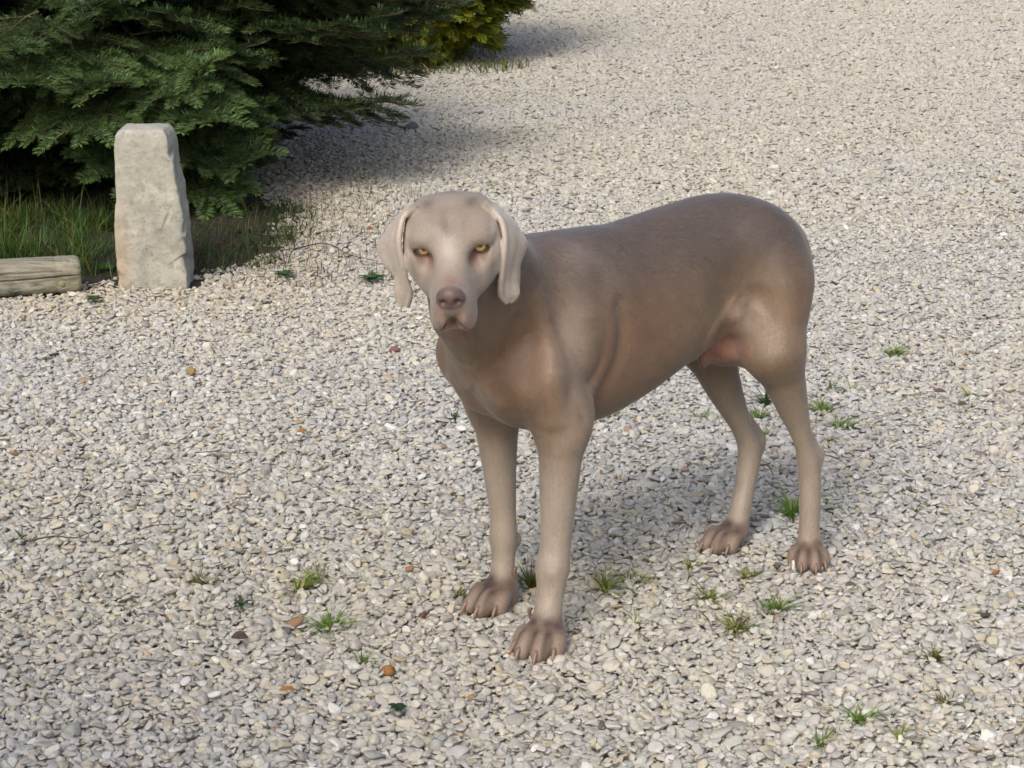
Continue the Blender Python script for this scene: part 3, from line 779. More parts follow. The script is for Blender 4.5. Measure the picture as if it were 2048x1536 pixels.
def log_edging():
    A = np.array([-1.050, 5.222, .040]); dirn = np.array([-.962, -.273, .004]); dirn /= np.linalg.norm(dirn)
    R_ = .0445; Lg = 1.35
    s_ = np.concatenate([np.linspace(0, .012, 6), np.linspace(.016, .30, 90), np.linspace(.31, Lg, 80)]); m = 150
    side = np.cross(dirn, (0, 0, 1)); side /= np.linalg.norm(side); up = np.cross(side, dirn)
    # angle 0 faces the viewer (-y), pi/2 is up
    if side[1] > 0: side = -side
    V_, F_ = [], []
    ang = np.arange(m) * 2 * math.pi / m
    for s in s_:
        r = R_ - .006 * max(0, 1 - s / .012) ** 2
        rr = r * (np.abs(np.cos(ang)) ** 3.6 + np.abs(np.sin(ang)) ** 3.6) ** (-1 / 3.6) * .96
        rr += .0012 * np.sin(ang * 3 + s * 4) + .0008 * np.sin(ang * 7 - s * 9)
        for a0, k, amp, dep, s0, s1 in ((.12, 1.0, .05, .010, -.01, 2), (.42, .55, .04, .008, .062, 2), (-.35, .2, .05, .006, .25, .8), (1.1, .3, .05, .005, .1, .7)):
            if s0 < s < s1:
                ac = a0 - .9 * k * min(s, .25) * .55 + amp * math.sin(s * 23 + a0 * 9) * .5
                rr -= dep * np.exp(-((ang - (ac % (2 * math.pi)) + math.pi) % (2 * math.pi) - math.pi) ** 2 / .034 ** 2) * min(1, abs(s - s0) * 20)
        rr -= .0016 * math.exp(-((s - .058) / .004) ** 2)
        for ka, ks in ((.95, .034), (-.30, .046)):
            da = ((ang - ka + math.pi) % (2 * math.pi) - math.pi) * R_; q = np.hypot(da, s - ks)
            rr += .0025 * np.exp(-(q / .010) ** 2) - .003 * np.exp(-((q - .009) / .002) ** 2)
        V_.append(A + dirn * s + rr[:, None] * (side[None] * np.cos(ang)[:, None] + up[None] * np.sin(ang)[:, None]))
    V_ = np.concatenate(V_)
    n = len(s_)
    for i in range(n - 1):
        for j in range(m): F_.append((i * m + j, (i + 1) * m + j, (i + 1) * m + (j + 1) % m, i * m + (j + 1) % m))
    F_.append(tuple(range(m))); F_.append(tuple((n - 1) * m + j for j in range(m))[::-1])
    V_ += (vnoise(V_, 60, 4, 3) * .0008)[:, None]
    m_ = NT('weathered_wood')
    p = m_.coord('Object')
    q = m_.mapped(p, (3, 60, 60), (0, 0, -.277))
    n1 = m_.noise(q, 1.6, 6, .65); n2 = m_.noise(p, 9, 3); n3 = m_.noise(q, 6, 3, .6)
    c = m_.ramp(n1, [(.28, (.075, .068, .052)), (.5, (.19, .178, .140)), (.72, (.29, .277, .232))])
    c = m_.mix(m_.ramp(n2, [(.45, (0, 0, 0)), (.7, (.7, .7, .7))]), c, m_.mix(1.0, c, (.95, .93, .60), 'MULTIPLY'))
    c = m_.mix(m_.ramp(n3, [(.62, (0, 0, 0)), (.75, (.6, .6, .6))]), c, (.09, .075, .05))
    m_.l(c, m_.b.inputs['Base Color']); m_.b.inputs['Roughness'].default_value = .9
    m_.bump(m_.math('ADD', n1, n3), .5, .003)
    o = mesh_obj('edging_log', V_ - A, F_, m_.m, smooth=True, loc=tuple(A))
    return tag(o, 'weathered cracked round log lying along the bed left of the stone', 'log')
log_edging()

def odd_stone(x, y, size, color, flat, rz, label, seed, cat='pebble', name='stone'):
    me = pebble_mesh('odd_stone', seed, 3, flat); me.materials.append(pebble_material(False, color))
    o = bpy.data.objects.new(name, me); col.objects.link(o)
    o.location = (x, y, .008); o.scale = (size, size * .85, size * .9); o.rotation_euler = (.25, -.2, rz)
    return tag(o, label, cat, 'odd coloured stones in the gravel')
for i, a in enumerate([
    (-0.172, 2.855, 0.0122, (0.281, 0.133, 0.039), 0.80, 0.30, 'rusty orange stone on the gravel below left of the nearest paw'),
    (-0.132, 3.062, 0.0073, (0.125, 0.058, 0.039), 0.80, 0.10, 'dark red-brown stone left of the right front paw'),
    (-0.321, 3.034, 0.0120, (0.257, 0.156, 0.094), 0.50, 0.00, 'flat pale rust stone beside the bright green tuft'),
    (-0.161, 3.257, 0.0077, (0.257, 0.133, 0.062), 0.70, 0.20, 'small orange-brown stone left of the right foreleg'),
    (-0.055, 2.761, 0.0059, (0.328, 0.172, 0.07), 0.50, 0.60, 'small orange chip below the nearest front paw'),
    (0.759, 3.248, 0.0065, (0.328, 0.148, 0.047), 0.70, 0.40, 'small orange pebble near the right edge'),
    (-0.348, 3.293, 0.0083, (0.68, 0.68, 0.67), 0.80, 0.20, 'round white pebble above the yellow-green grass patch'),
    (-0.137, 3.219, 0.0099, (0.62, 0.6, 0.52), 0.90, 0.40, 'pale stone with yellow stain left of the right front paw'),
    (0.447, 3.279, 0.0120, (0.66, 0.655, 0.64), 0.60, 0.10, 'large white stone beside the left hind paw'),
    (0.420, 3.270, 0.0074, (0.133, 0.066, 0.058), 0.60, 0.70, 'dark reddish stone left of the white stone at the hind paw'),
    (0.703, 3.062, 0.0070, (0.05, 0.045, 0.04), 0.50, 0.10, 'dark flat stone on the far right gravel'),
    (-0.404, 2.770, 0.0080, (0.6, 0.6, 0.6), 0.80, 0.30, 'light round stone near the bottom left'),
    (-0.668, 4.440, 0.0134, (0.265, 0.179, 0.07), 0.80, 0.90, 'brown-stained stone on the gravel left of the chest'),
    (-0.254, 4.624, 0.0100, (0.172, 0.086, 0.07), 0.60, 0.30, 'reddish stone left of the chin'),
    (0.769, 5.555, 0.0120, (0.172, 0.101, 0.078), 0.50, 0.30, 'brown stone just right of the rump'),
    (1.557, 8.652, 0.0139, (0.05, 0.045, 0.04), 0.50, 0.20, 'dark stone on the far gravel at upper right'),
    (-0.349, 7.668, 0.0264, (0.13, 0.12, 0.12), 0.70, 0.40, 'dark lump of stone in the shade right of the fir'),
]): odd_stone(*a, 4000 + i)

def twig_on_ground(pts, rad, label, name='fallen_twig'):
    P = np.array(pts, float)
    u = np.linspace(0, len(P) - 1, 22)
    P = np.stack([hermite_l(np.arange(len(P)), P[:, k], u) for k in range(3)], 1)
    c = P.mean(0); c[2] = 0
    v_, f_ = tube(P - c, np.linspace(rad, rad * .45, len(P)), 6)
    o = mesh_obj(name, v_, f_, TWIG, smooth=True, loc=tuple(c))
    return tag(o, label, 'twig', 'twigs lying on the gravel')
def hermite_l(xs, ys, x):
    xs = np.asarray(xs, float); d = np.gradient(ys, xs); i = np.clip(np.searchsorted(xs, x) - 1, 0, len(xs) - 2)
    h = xs[i + 1] - xs[i]; t = (x - xs[i]) / h
    return (2*t**3-3*t**2+1)*ys[i] + (t**3-2*t**2+t)*h*d[i] + (-2*t**3+3*t**2)*ys[i+1] + (t**3-t**2)*h*d[i+1]
for pts, rad, label in [
    ([(-0.785, 3.372, 0.014), (-0.745, 3.384, 0.018), (-0.713, 3.387, 0.014), (-0.685, 3.411, 0.018)], 0.0016, 'long thin twig lying across the gravel at the left'),
    ([(-0.607, 3.438, 0.014), (-0.583, 3.44, 0.018), (-0.555, 3.453, 0.014)], 0.0013, 'short dark twig right of the long one at the left'),
    ([(-0.75, 3.581, 0.014), (-0.746, 3.627, 0.018), (-0.742, 3.676, 0.014)], 0.0012, 'thin upright-leaning twig on the left gravel'),
    ([(-0.582, 3.851, 0.014), (-0.544, 3.845, 0.018), (-0.489, 3.845, 0.014)], 0.0012, 'straight thin twig on the gravel left of the dog'),
    ([(0.447, 3.776, 0.014), (0.459, 3.762, 0.018), (0.464, 3.727, 0.014)], 0.0022, 'small dark forked twig behind the right hock'),
    ([(-0.568, 5.634, 0.014), (-0.493, 5.684, 0.018), (-0.419, 5.561, 0.014), (-0.349, 5.472, 0.018)], 0.0022, 'brown twig among the sprouting stems behind the ear'),
    ([(0.283, 3.052, 0.014), (0.288, 3.019, 0.018), (0.292, 2.984, 0.014)], 0.0013, 'short leaning twig left of the pale grass tuft'),
    ([(-0.517, 2.877, 0.014), (-0.501, 2.864, 0.018), (-0.488, 2.87, 0.014)], 0.0012, 'short twig near the lower left of the gravel'),
]: twig_on_ground(pts, rad, label)

def dead_leaf(x, y, L, wd, rz, tilt, color, label):
    V_, F_ = [], []
    k = 8
    for j in range(k):
        t = j / (k - 1); w_ = wd * math.sin(math.pi * min(t * .94 + .04, 1)) ** .8
        z = .10 * L * math.sin(t * 3)
        V_ += [(L * (t - .5), -w_, z + .35 * w_), (L * (t - .5), 0, z), (L * (t - .5), w_, z + .30 * w_)]
    for j in range(k - 1):
        a = 3 * j; F_ += [(a, a + 3, a + 4, a + 1), (a + 1, a + 4, a + 5, a + 2)]
    m = NT('dead_leaf'); n = m.noise(m.coord('Object'), 90, 4)
    m.l(m.ramp(n, [(.3, tuple(q * .5 for q in color)), (.7, color)]), m.b.inputs['Base Color']); m.b.inputs['Roughness'].default_value = .8
    o = mesh_obj('dead_leaf', V_, F_, m.m, smooth=True, loc=(x, y, .016)); o.rotation_euler = (tilt, .1, rz)
    return tag(o, label, 'leaf', 'dead leaves on the gravel')
for a in [
    (-0.305, 2.766, 0.0235, 0.0055, 0.30, 0.30, (0.36, 0.16, 0.05), 'orange-brown dead leaf near the bottom left of centre'),
    (-0.392, 2.954, 0.0249, 0.0088, 0.20, 0.40, (0.07, 0.05, 0.04), 'dark leaf-shaped stand-in for a hole low on the left gravel'),  # added dark leaf shape standing where the gravel has a hole
    (0.335, 3.019, 0.0223, 0.0045, 0.90, 0.20, (0.1, 0.07, 0.05), 'dark dead leaf on the gravel below the pale grass tuft'),
    (0.860, 4.250, 0.0266, 0.0082, 0.10, 0.30, (0.12, 0.08, 0.06), 'brown dead leaf between the two small tufts far right'),
    (0.887, 4.157, 0.0281, 0.0080, 0.50, 0.30, (0.1, 0.07, 0.05), 'dark dead leaf below the right-hand small tuft'),
    (-0.396, 3.976, 0.0228, 0.0076, 0.50, 0.30, (0.34, 0.17, 0.06), 'rust dead leaf on the gravel left of the foreleg'),
    (0.519, 3.165, 0.0203, 0.0062, 0.50, 0.30, (0.12, 0.11, 0.07), 'grey-green dead leaf on the right-hand gravel'),
    (-0.387, 5.878, 0.0301, 0.0082, 1.00, 0.60, (0.3, 0.13, 0.06), 'reddish dead leaf among the stems beside the ear'),
    (-0.362, 3.219, 0.0079, 0.0031, 1.00, 0.60, (0.16, 0.1, 0.06), 'tiny brown dead leaf in the yellow-green grass patch'),
    (0.236, 4.041, 0.0173, 0.0058, 1.00, 0.40, (0.34, 0.18, 0.06), 'orange dead leaf on the gravel under the belly'),
]: dead_leaf(*a)
# ---------------------------------------------------------------- the dog
def rotm(yaw=0, pitch=0, roll=0):
    # columns are the local x (forward), y (left), z (up) axes; pitch > 0 looks down
    cy, sy = math.cos(yaw), math.sin(yaw)
    cp, sp = math.cos(pitch), math.sin(pitch)
    cr, sr = math.cos(roll), math.sin(roll)
    Rz = np.array([[cy, -sy, 0], [sy, cy, 0], [0, 0, 1]])
    Ry = np.array([[cp, 0, sp], [0, 1, 0], [-sp, 0, cp]])
    Rx = np.array([[1, 0, 0], [0, cr, -sr], [0, sr, cr]])
    return Rz @ Ry @ Rx

class Field:
    def __init__(s, xs, ys, zs):
        s.ax = [np.asarray(a, np.float32) for a in (xs, ys, zs)]
        s.F = np.full([len(a) for a in s.ax], 0.3, np.float32)
    def local(s, lo, hi):
        sl = tuple(slice(max(0, np.searchsorted(a, l) - 1), np.searchsorted(a, h) + 1) for a, l, h in zip(s.ax, lo, hi))
        X = s.ax[0][sl[0]][:, None, None]; Y = s.ax[1][sl[1]][None, :, None]; Z = s.ax[2][sl[2]][None, None, :]
        return sl, X, Y, Z
    def put(s, fn, lo, hi, k, op='add'):
        lo = np.asarray(lo) - k - .006; hi = np.asarray(hi) + k + .006
        sl, X, Y, Z = s.local(lo, hi)
        if min(x.stop - x.start for x in sl) <= 0: return
        d = fn(X, Y, Z).astype(np.float32)
        A = s.F[sl]
        if op == 'sub':
            h = np.maximum(k - np.abs(A + d), 0) / k
            s.F[sl] = np.maximum(A, -d) + h * h * k * .25
        else:
            h = np.maximum(k - np.abs(A - d), 0) / k
            s.F[sl] = np.minimum(A, d) - h * h * k * .25
    def ell(s, c, r, k=.01, M=None, op='add'):
        c = np.asarray(c, float); r = np.asarray(r, float)
        M = np.eye(3) if M is None else M
        e = np.sqrt(((M * r[None, :]) ** 2).sum(1))
        def fn(X, Y, Z):
            X = X - c[0]; Y = Y - c[1]; Z = Z - c[2]
            q = [(M[0, i] * X + M[1, i] * Y + M[2, i] * Z) / r[i] for i in range(3)]
            k0 = np.sqrt(q[0] ** 2 + q[1] ** 2 + q[2] ** 2)
            k1 = np.sqrt((q[0] / r[0]) ** 2 + (q[1] / r[1]) ** 2 + (q[2] / r[2]) ** 2) + 1e-9
            return k0 * (k0 - 1) / k1
        s.put(fn, c - e, c + e, k, op)
    def cone(s, a, b, ra, rb, k=.01, op='add'):
        a = np.asarray(a, float); b = np.asarray(b, float); ab = b - a; L2 = ab @ ab
        R_ = max(ra, rb)
        def fn(X, Y, Z):
            X = X - a[0]; Y = Y - a[1]; Z = Z - a[2]
            t = np.clip((X * ab[0] + Y * ab[1] + Z * ab[2]) / L2, 0, 1)
            t2 = t * t * (3 - 2 * t)
            return np.sqrt((X - t * ab[0]) ** 2 + (Y - t * ab[1]) ** 2 + (Z - t * ab[2]) ** 2) - (ra + (rb - ra) * (t * .6 + t2 * .4))
        s.put(fn, np.minimum(a, b) - R_, np.maximum(a, b) + R_, k, op)
    def chain(s, pts, k=.01, op="add", ki=.0012):
        P = np.array(pts, float)
        if len(P) > 3:      # smooth the joints and the taper
            u = np.linspace(0, len(P) - 1, (len(P) - 1) * 7 + 1)
            P = np.stack([hermite(np.arange(len(P)), P[:, i], u) for i in range(4)], 1)
        def fn(X, Y, Z):
            D = None
            for p, q in zip(P[:-1], P[1:]):
                ab = q[:3] - p[:3]; L2 = ab @ ab
                x, y, z = X - p[0], Y - p[1], Z - p[2]
                t = np.clip((x * ab[0] + y * ab[1] + z * ab[2]) / L2, 0, 1)
                d = np.sqrt((x - t * ab[0]) ** 2 + (y - t * ab[1]) ** 2 + (z - t * ab[2]) ** 2) - (p[3] + (q[3] - p[3]) * t)
                if D is None: D = d
                else:
                    h = np.maximum(ki - np.abs(D - d), 0) / ki
                    D = np.minimum(D, d) - h * h * ki * .25
            return D
        s.put(fn, (P[:, :3] - P[:, 3:]).min(0), (P[:, :3] + P[:, 3:]).max(0), k, op)
    def cloud(s, P, N_unused, rad, k):
        # distance to a sampled sheet, minus its local half thickness
        P = P.astype(np.float32); rad = rad.astype(np.float32)
        lo = P.min(0) - .012; hi = P.max(0) + .012
        sl, X, Y, Z = s.local(lo, hi)
        shp = s.F[sl].shape
        G = np.stack(np.broadcast_arrays(X, Y, Z), -1).reshape(-1, 3)
        D = np.full(len(G), .05, np.float32)
        Pc = P[::9]
        near = np.zeros(len(G), bool)
        for i in range(0, len(G), 20000):
            g = G[i:i + 20000]
            d2 = (g ** 2).sum(1)[:, None] + (Pc ** 2).sum(1)[None] - 2 * g @ Pc.T
            near[i:i + 20000] = d2.min(1) < .016 ** 2
        idx = np.nonzero(near)[0]
        for i in range(0, len(idx), 8000):
            g = G[idx[i:i + 8000]]
            d2 = (g ** 2).sum(1)[:, None] + (P ** 2).sum(1)[None] - 2 * g @ P.T
            d = np.sqrt(np.maximum(d2, 0)) - rad[None]
            D[idx[i:i + 8000]] = d.min(1)
        D = D.reshape(shp); A = s.F[sl]
        h = np.maximum(k - np.abs(A - D), 0) / k
        s.F[sl] = np.minimum(A, D) - h * h * k * .25
    def mesh(s):
        F = s.F; I = F < 0
        c = I[:-1, :-1, :-1].astype(np.int8)
        cnt = np.zeros_like(c)
        for dx in (0, 1):
            for dy in (0, 1):
                for dz in (0, 1):
                    cnt += I[dx:F.shape[0] - 1 + dx, dy:F.shape[1] - 1 + dy, dz:F.shape[2] - 1 + dz]
        act = (cnt > 0) & (cnt < 8)
        cells = np.argwhere(act)
        vid = np.full(act.shape, -1, np.int32); vid[act] = np.arange(len(cells))
        corner = np.array([[i >> 2 & 1, i >> 1 & 1, i & 1] for i in range(8)])
        vals = np.stack([F[tuple((cells + o).T)] for o in corner], 1)
        pos = np.zeros((len(cells), 3)); n = np.zeros(len(cells))
        for i in range(8):
            for j in range(i + 1, 8):
                if np.abs(corner[i] - corner[j]).sum() != 1: continue
                m = (vals[:, i] < 0) != (vals[:, j] < 0)
                t = vals[m, i] / (vals[m, i] - vals[m, j])
                pos[m] += corner[i] + t[:, None] * (corner[j] - corner[i]); n[m] += 1
        pos /= n[:, None]
        V_ = np.empty_like(pos)
        for a in range(3):
            A = s.ax[a]; i = cells[:, a]
            V_[:, a] = A[i] + pos[:, a] * (A[i + 1] - A[i])
        quads = []
        for a in range(3):
            b, c_ = (a + 1) % 3, (a + 2) % 3
            s0 = [slice(None)] * 3; s1 = [slice(None)] * 3
            s0[a] = slice(0, -1); s1[a] = slice(1, None)
            e = np.argwhere(I[tuple(s0)] != I[tuple(s1)])
            e = e[(e[:, b] > 0) & (e[:, c_] > 0) & (e[:, b] < F.shape[b] - 1) & (e[:, c_] < F.shape[c_] - 1)]
            ins = I[tuple(e.T)]
            def cell(ob, oc):
                q = e.copy(); q[:, b] += ob; q[:, c_] += oc
                return vid[tuple(q.T)]
            q = np.stack([cell(-1, -1), cell(0, -1), cell(0, 0), cell(-1, 0)], 1)
            q[~ins] = q[~ins][:, ::-1]
            quads.append(q)
        Q = np.concatenate(quads)
        return V_, Q[(Q >= 0).all(1)]

def hermite(xs, ys, x):
    xs = np.asarray(xs, float); ys = np.asarray(ys, float)
    d = np.gradient(ys, xs)
    i = np.clip(np.searchsorted(xs, x) - 1, 0, len(xs) - 2)
    h = xs[i + 1] - xs[i]; t = np.clip((x - xs[i]) / h, 0, 1)
    return ((2 * t**3 - 3 * t**2 + 1) * ys[i] + (t**3 - 2 * t**2 + t) * h * d[i]
            + (-2 * t**3 + 3 * t**2) * ys[i + 1] + (t**3 - t**2) * h * d[i + 1])

HEAD_O = np.array([.4710, .155, .6235])
HEAD_M = rotm(math.radians(52.3), math.radians(22), math.radians(4.3))
def hp(x, y, z): return HEAD_O + HEAD_M @ np.array([x, y, z], float)
EYE = {1: (-.0075, .0365, -.0015), -1: (-.0075, -.0365, -.0015)}
# each paw: centre on the ground, heading from the dog's own (radians, left positive), size
PAWS = {'fl': ((.275, .108), .42, 1.04), 'fr': ((.228, -.066), .10, 1.0), 'hl': ((-.279, .084), .80, .85), 'hr': ((-.232, -.050), .06, .90)}
TOES = ((-.0255, .024, -.30), (-.0118, .0440, -.06), (.0118, .0440, .06), (.0255, .024, .30))

def ear_sheet(front, back, bulge):
    # front and back edges (rows from the root to the tip) in the head's frame -> dense samples
    n = len(front); f = np.array(front); b = np.array(back)
    rows = np.linspace(0, n - 1, 74); cols = np.linspace(0, 1, 40)
    fi = np.stack([hermite(np.arange(n), f[:, i], rows) for i in range(3)], 1)
    bi = np.stack([hermite(np.arange(n), b[:, i], rows) for i in range(3)], 1)
    P = fi[:, None] * (1 - cols)[None, :, None] + bi[:, None] * cols[None, :, None]
    sgn = np.sign(f[:, 1].mean())
    prof = np.sin(np.pi * cols) ** .8
    amt = hermite(np.arange(n), np.array(bulge), rows)
    P[:, :, 1] += sgn * amt[:, None] * prof[None]
    P[:, :, 0] += .25 * amt[:, None] * prof[None]
    rim = np.exp(-(cols / .10) ** 2)[None] * np.clip(rows / 8, 0, 1)[:, None]
    P[:, :, 1] += sgn * .004 * rim; P[:, :, 0] += .005 * rim
    P[:, :, 1] -= sgn * .004 * np.exp(-((cols - .55) / .16) ** 2)[None] * np.exp(-((rows / (n - 1) - .55) / .2) ** 2)[:, None]
    rad = np.full(P.shape[:2], .0026)
    rad += .0014 * np.exp(-((rows / (n - 1)) / .12) ** 2)[:, None]
    rad += .0008 * np.exp(-(cols / .07) ** 2)[None]
    return (P.reshape(-1, 3) @ HEAD_M.T) + HEAD_O, rad.reshape(-1)

EAR_L = ([(-0.0400, 0.0473, 0.0378), (-0.0300, 0.0636, 0.0213), (-0.0200, 0.0675, 0.0039), (-0.0120, 0.0649, -0.0193), (-0.0080, 0.0596, -0.0456), (-0.0080, 0.0555, -0.0657), (-0.0100, 0.0541, -0.0836), (-0.0180, 0.0595, -0.0997)],
         [(-0.0750, 0.0542, 0.0141), (-0.0800, 0.0759, -0.0143), (-0.0740, 0.0871, -0.0330), (-0.0660, 0.0930, -0.0451), (-0.0520, 0.0819, -0.0684), (-0.0380, 0.0781, -0.0831), (-0.0280, 0.0790, -0.0969), (-0.0200, 0.0719, -0.1026)],
         [.000, .003, .004, .003, .003, .004, .004, .001])
EAR_R = ([(-0.0400, -0.0452, 0.0376), (-0.0300, -0.0597, 0.0328), (-0.0200, -0.0644, 0.0219), (-0.0120, -0.0665, 0.0047), (-0.0080, -0.0645, -0.0209), (-0.0080, -0.0619, -0.0461), (-0.0100, -0.0579, -0.0709), (-0.0180, -0.0634, -0.0951)],
         [(-0.0750, -0.0566, 0.0171), (-0.0800, -0.0739, -0.0006), (-0.0740, -0.0872, -0.0147), (-0.0660, -0.1016, -0.0338), (-0.0520, -0.0963, -0.0521), (-0.0380, -0.0811, -0.0650), (-0.0280, -0.0836, -0.0857), (-0.0200, -0.0780, -0.0990)],
         [.000, .003, .004, .003, .003, .004, .004, .001])

def axis(lo, hi, fine_lo, fine_hi, fine, coarse):
    a = np.arange(lo, fine_lo, coarse); b = np.arange(fine_lo, fine_hi, fine); c = np.arange(fine_hi, hi, coarse)
    return np.concatenate([a, b, c])

def dog_field(fine=.0019, coarse=.0032):
    f = Field(axis(-.42, .66, .33, .61, fine, coarse), axis(-.16, .33, .02, .30, fine, coarse), axis(-.012, .73, .47, .715, fine, coarse))
    # ---- trunk: stations along the spine (u, top, bottom, half width, height of the widest line 0..1)
    ST = np.array(TRUNK)
    def trunk(X, Y, Z):
        x = X.ravel()
        top, bot, hw, wl = (hermite(ST[:, 0], ST[:, i], x)[:, None, None] for i in (1, 2, 3, 4))
        mid = bot + (top - bot) * wl
        b = np.where(Z > mid, top - mid, mid - bot)
        b = np.maximum(b, .004); a = np.maximum(hw, .004)
        dz = (Z - mid)
        g = (np.abs(Y / a) ** 2.25 + np.abs(dz / b) ** 2.25) ** (1 / 2.25)
        d = (g - 1) * np.minimum(a, b)
        cap = np.maximum(X - ST[-1, 0], ST[0, 0] - X)
        return np.maximum(d * .85, cap)
    f.put(trunk, (ST[0, 0], -.12, .24), (ST[-1, 0], .12, .63), .02)
    for prm in BODY:
        kind, k = prm[0], prm[1]
        if kind == 'c': f.chain(prm[2:], k)
        elif kind == 'e': f.ell(prm[2], prm[3], k, rotm(*prm[4]) if len(prm) > 4 else None)
        elif kind == 's': f.ell(prm[2], prm[3], k, rotm(*prm[4]) if len(prm) > 4 else None, op='sub')
        elif kind == 'g': f.chain(prm[2:], k, op='sub')
    # ---- paws
    for key, ((pu, pv), yaw, sc) in PAWS.items():
        M = rotm(yaw)
        P = lambda x, y, z: np.array([pu, pv, 0]) + M @ (np.array([x, y, z]) * sc)
        f.ell(P(.000, 0, .0245), np.array([.032, .0275, .0200]) * sc, .014, M)
        f.ell(P(-.004, 0, .010), np.array([.024, .024, .011]) * sc, .008, M)
        for y, L, a in TOES:
            tr_ = 1.16 if abs(y) < .02 else 1.0
            c, s_ = math.cos(a), math.sin(a)
            f.chain([(*P(.006, y * .72, .0240), .0105 * sc), (*P(L * .58, y * 1.0, .0255), .0118 * sc * tr_), (*P(L * .84, y + s_ * L * .3, .0180), .0114 * sc * tr_), (*P(L * 1.02, y + s_ * L * .42, .0108), .0098 * sc * tr_)], .0032)
            f.ell(P(L * .8, y + s_ * L * .3, .007), np.array([.011, .0085, .007]) * sc, .003, M)
    # ---- head
    H = lambda x, y, z: hp(x, y, z)
    for prm in HEAD:
        kind, k = prm[0], prm[1]
        op = 'sub' if kind in 'sg' else 'add'
        if kind in 'es':
            for sg in ((1, -1) if prm[2][1] else (1,)):
                c = (prm[2][0], prm[2][1] * sg, prm[2][2])
                M = HEAD_M @ (rotm(prm[4][0] * sg, prm[4][1], prm[4][2] * sg) if len(prm) > 4 else np.eye(3))
                f.ell(H(*c), prm[3], k, M, op)
        else:
            for sg in ((1, -1) if abs(prm[2][1]) + abs(prm[-1][1]) else (1,)):
                f.chain([(*H(p[0], p[1] * sg, p[2]), p[3]) for p in prm[2:]], k, op)
    for E_ in (EAR_L, EAR_R):
        P, rad = ear_sheet(*E_)
        f.cloud(P, None, rad, .0035)
    for sg in (1, -1):      # the opening between the lids
        x, y, z = EYE[sg]
        f.ell(H(x + .0145, y + sg * .003, z + .0026), (.012, .0102, .0076), .0018, HEAD_M @ rotm(sg * .22, -.30, sg * -.06), 'sub')
    return f

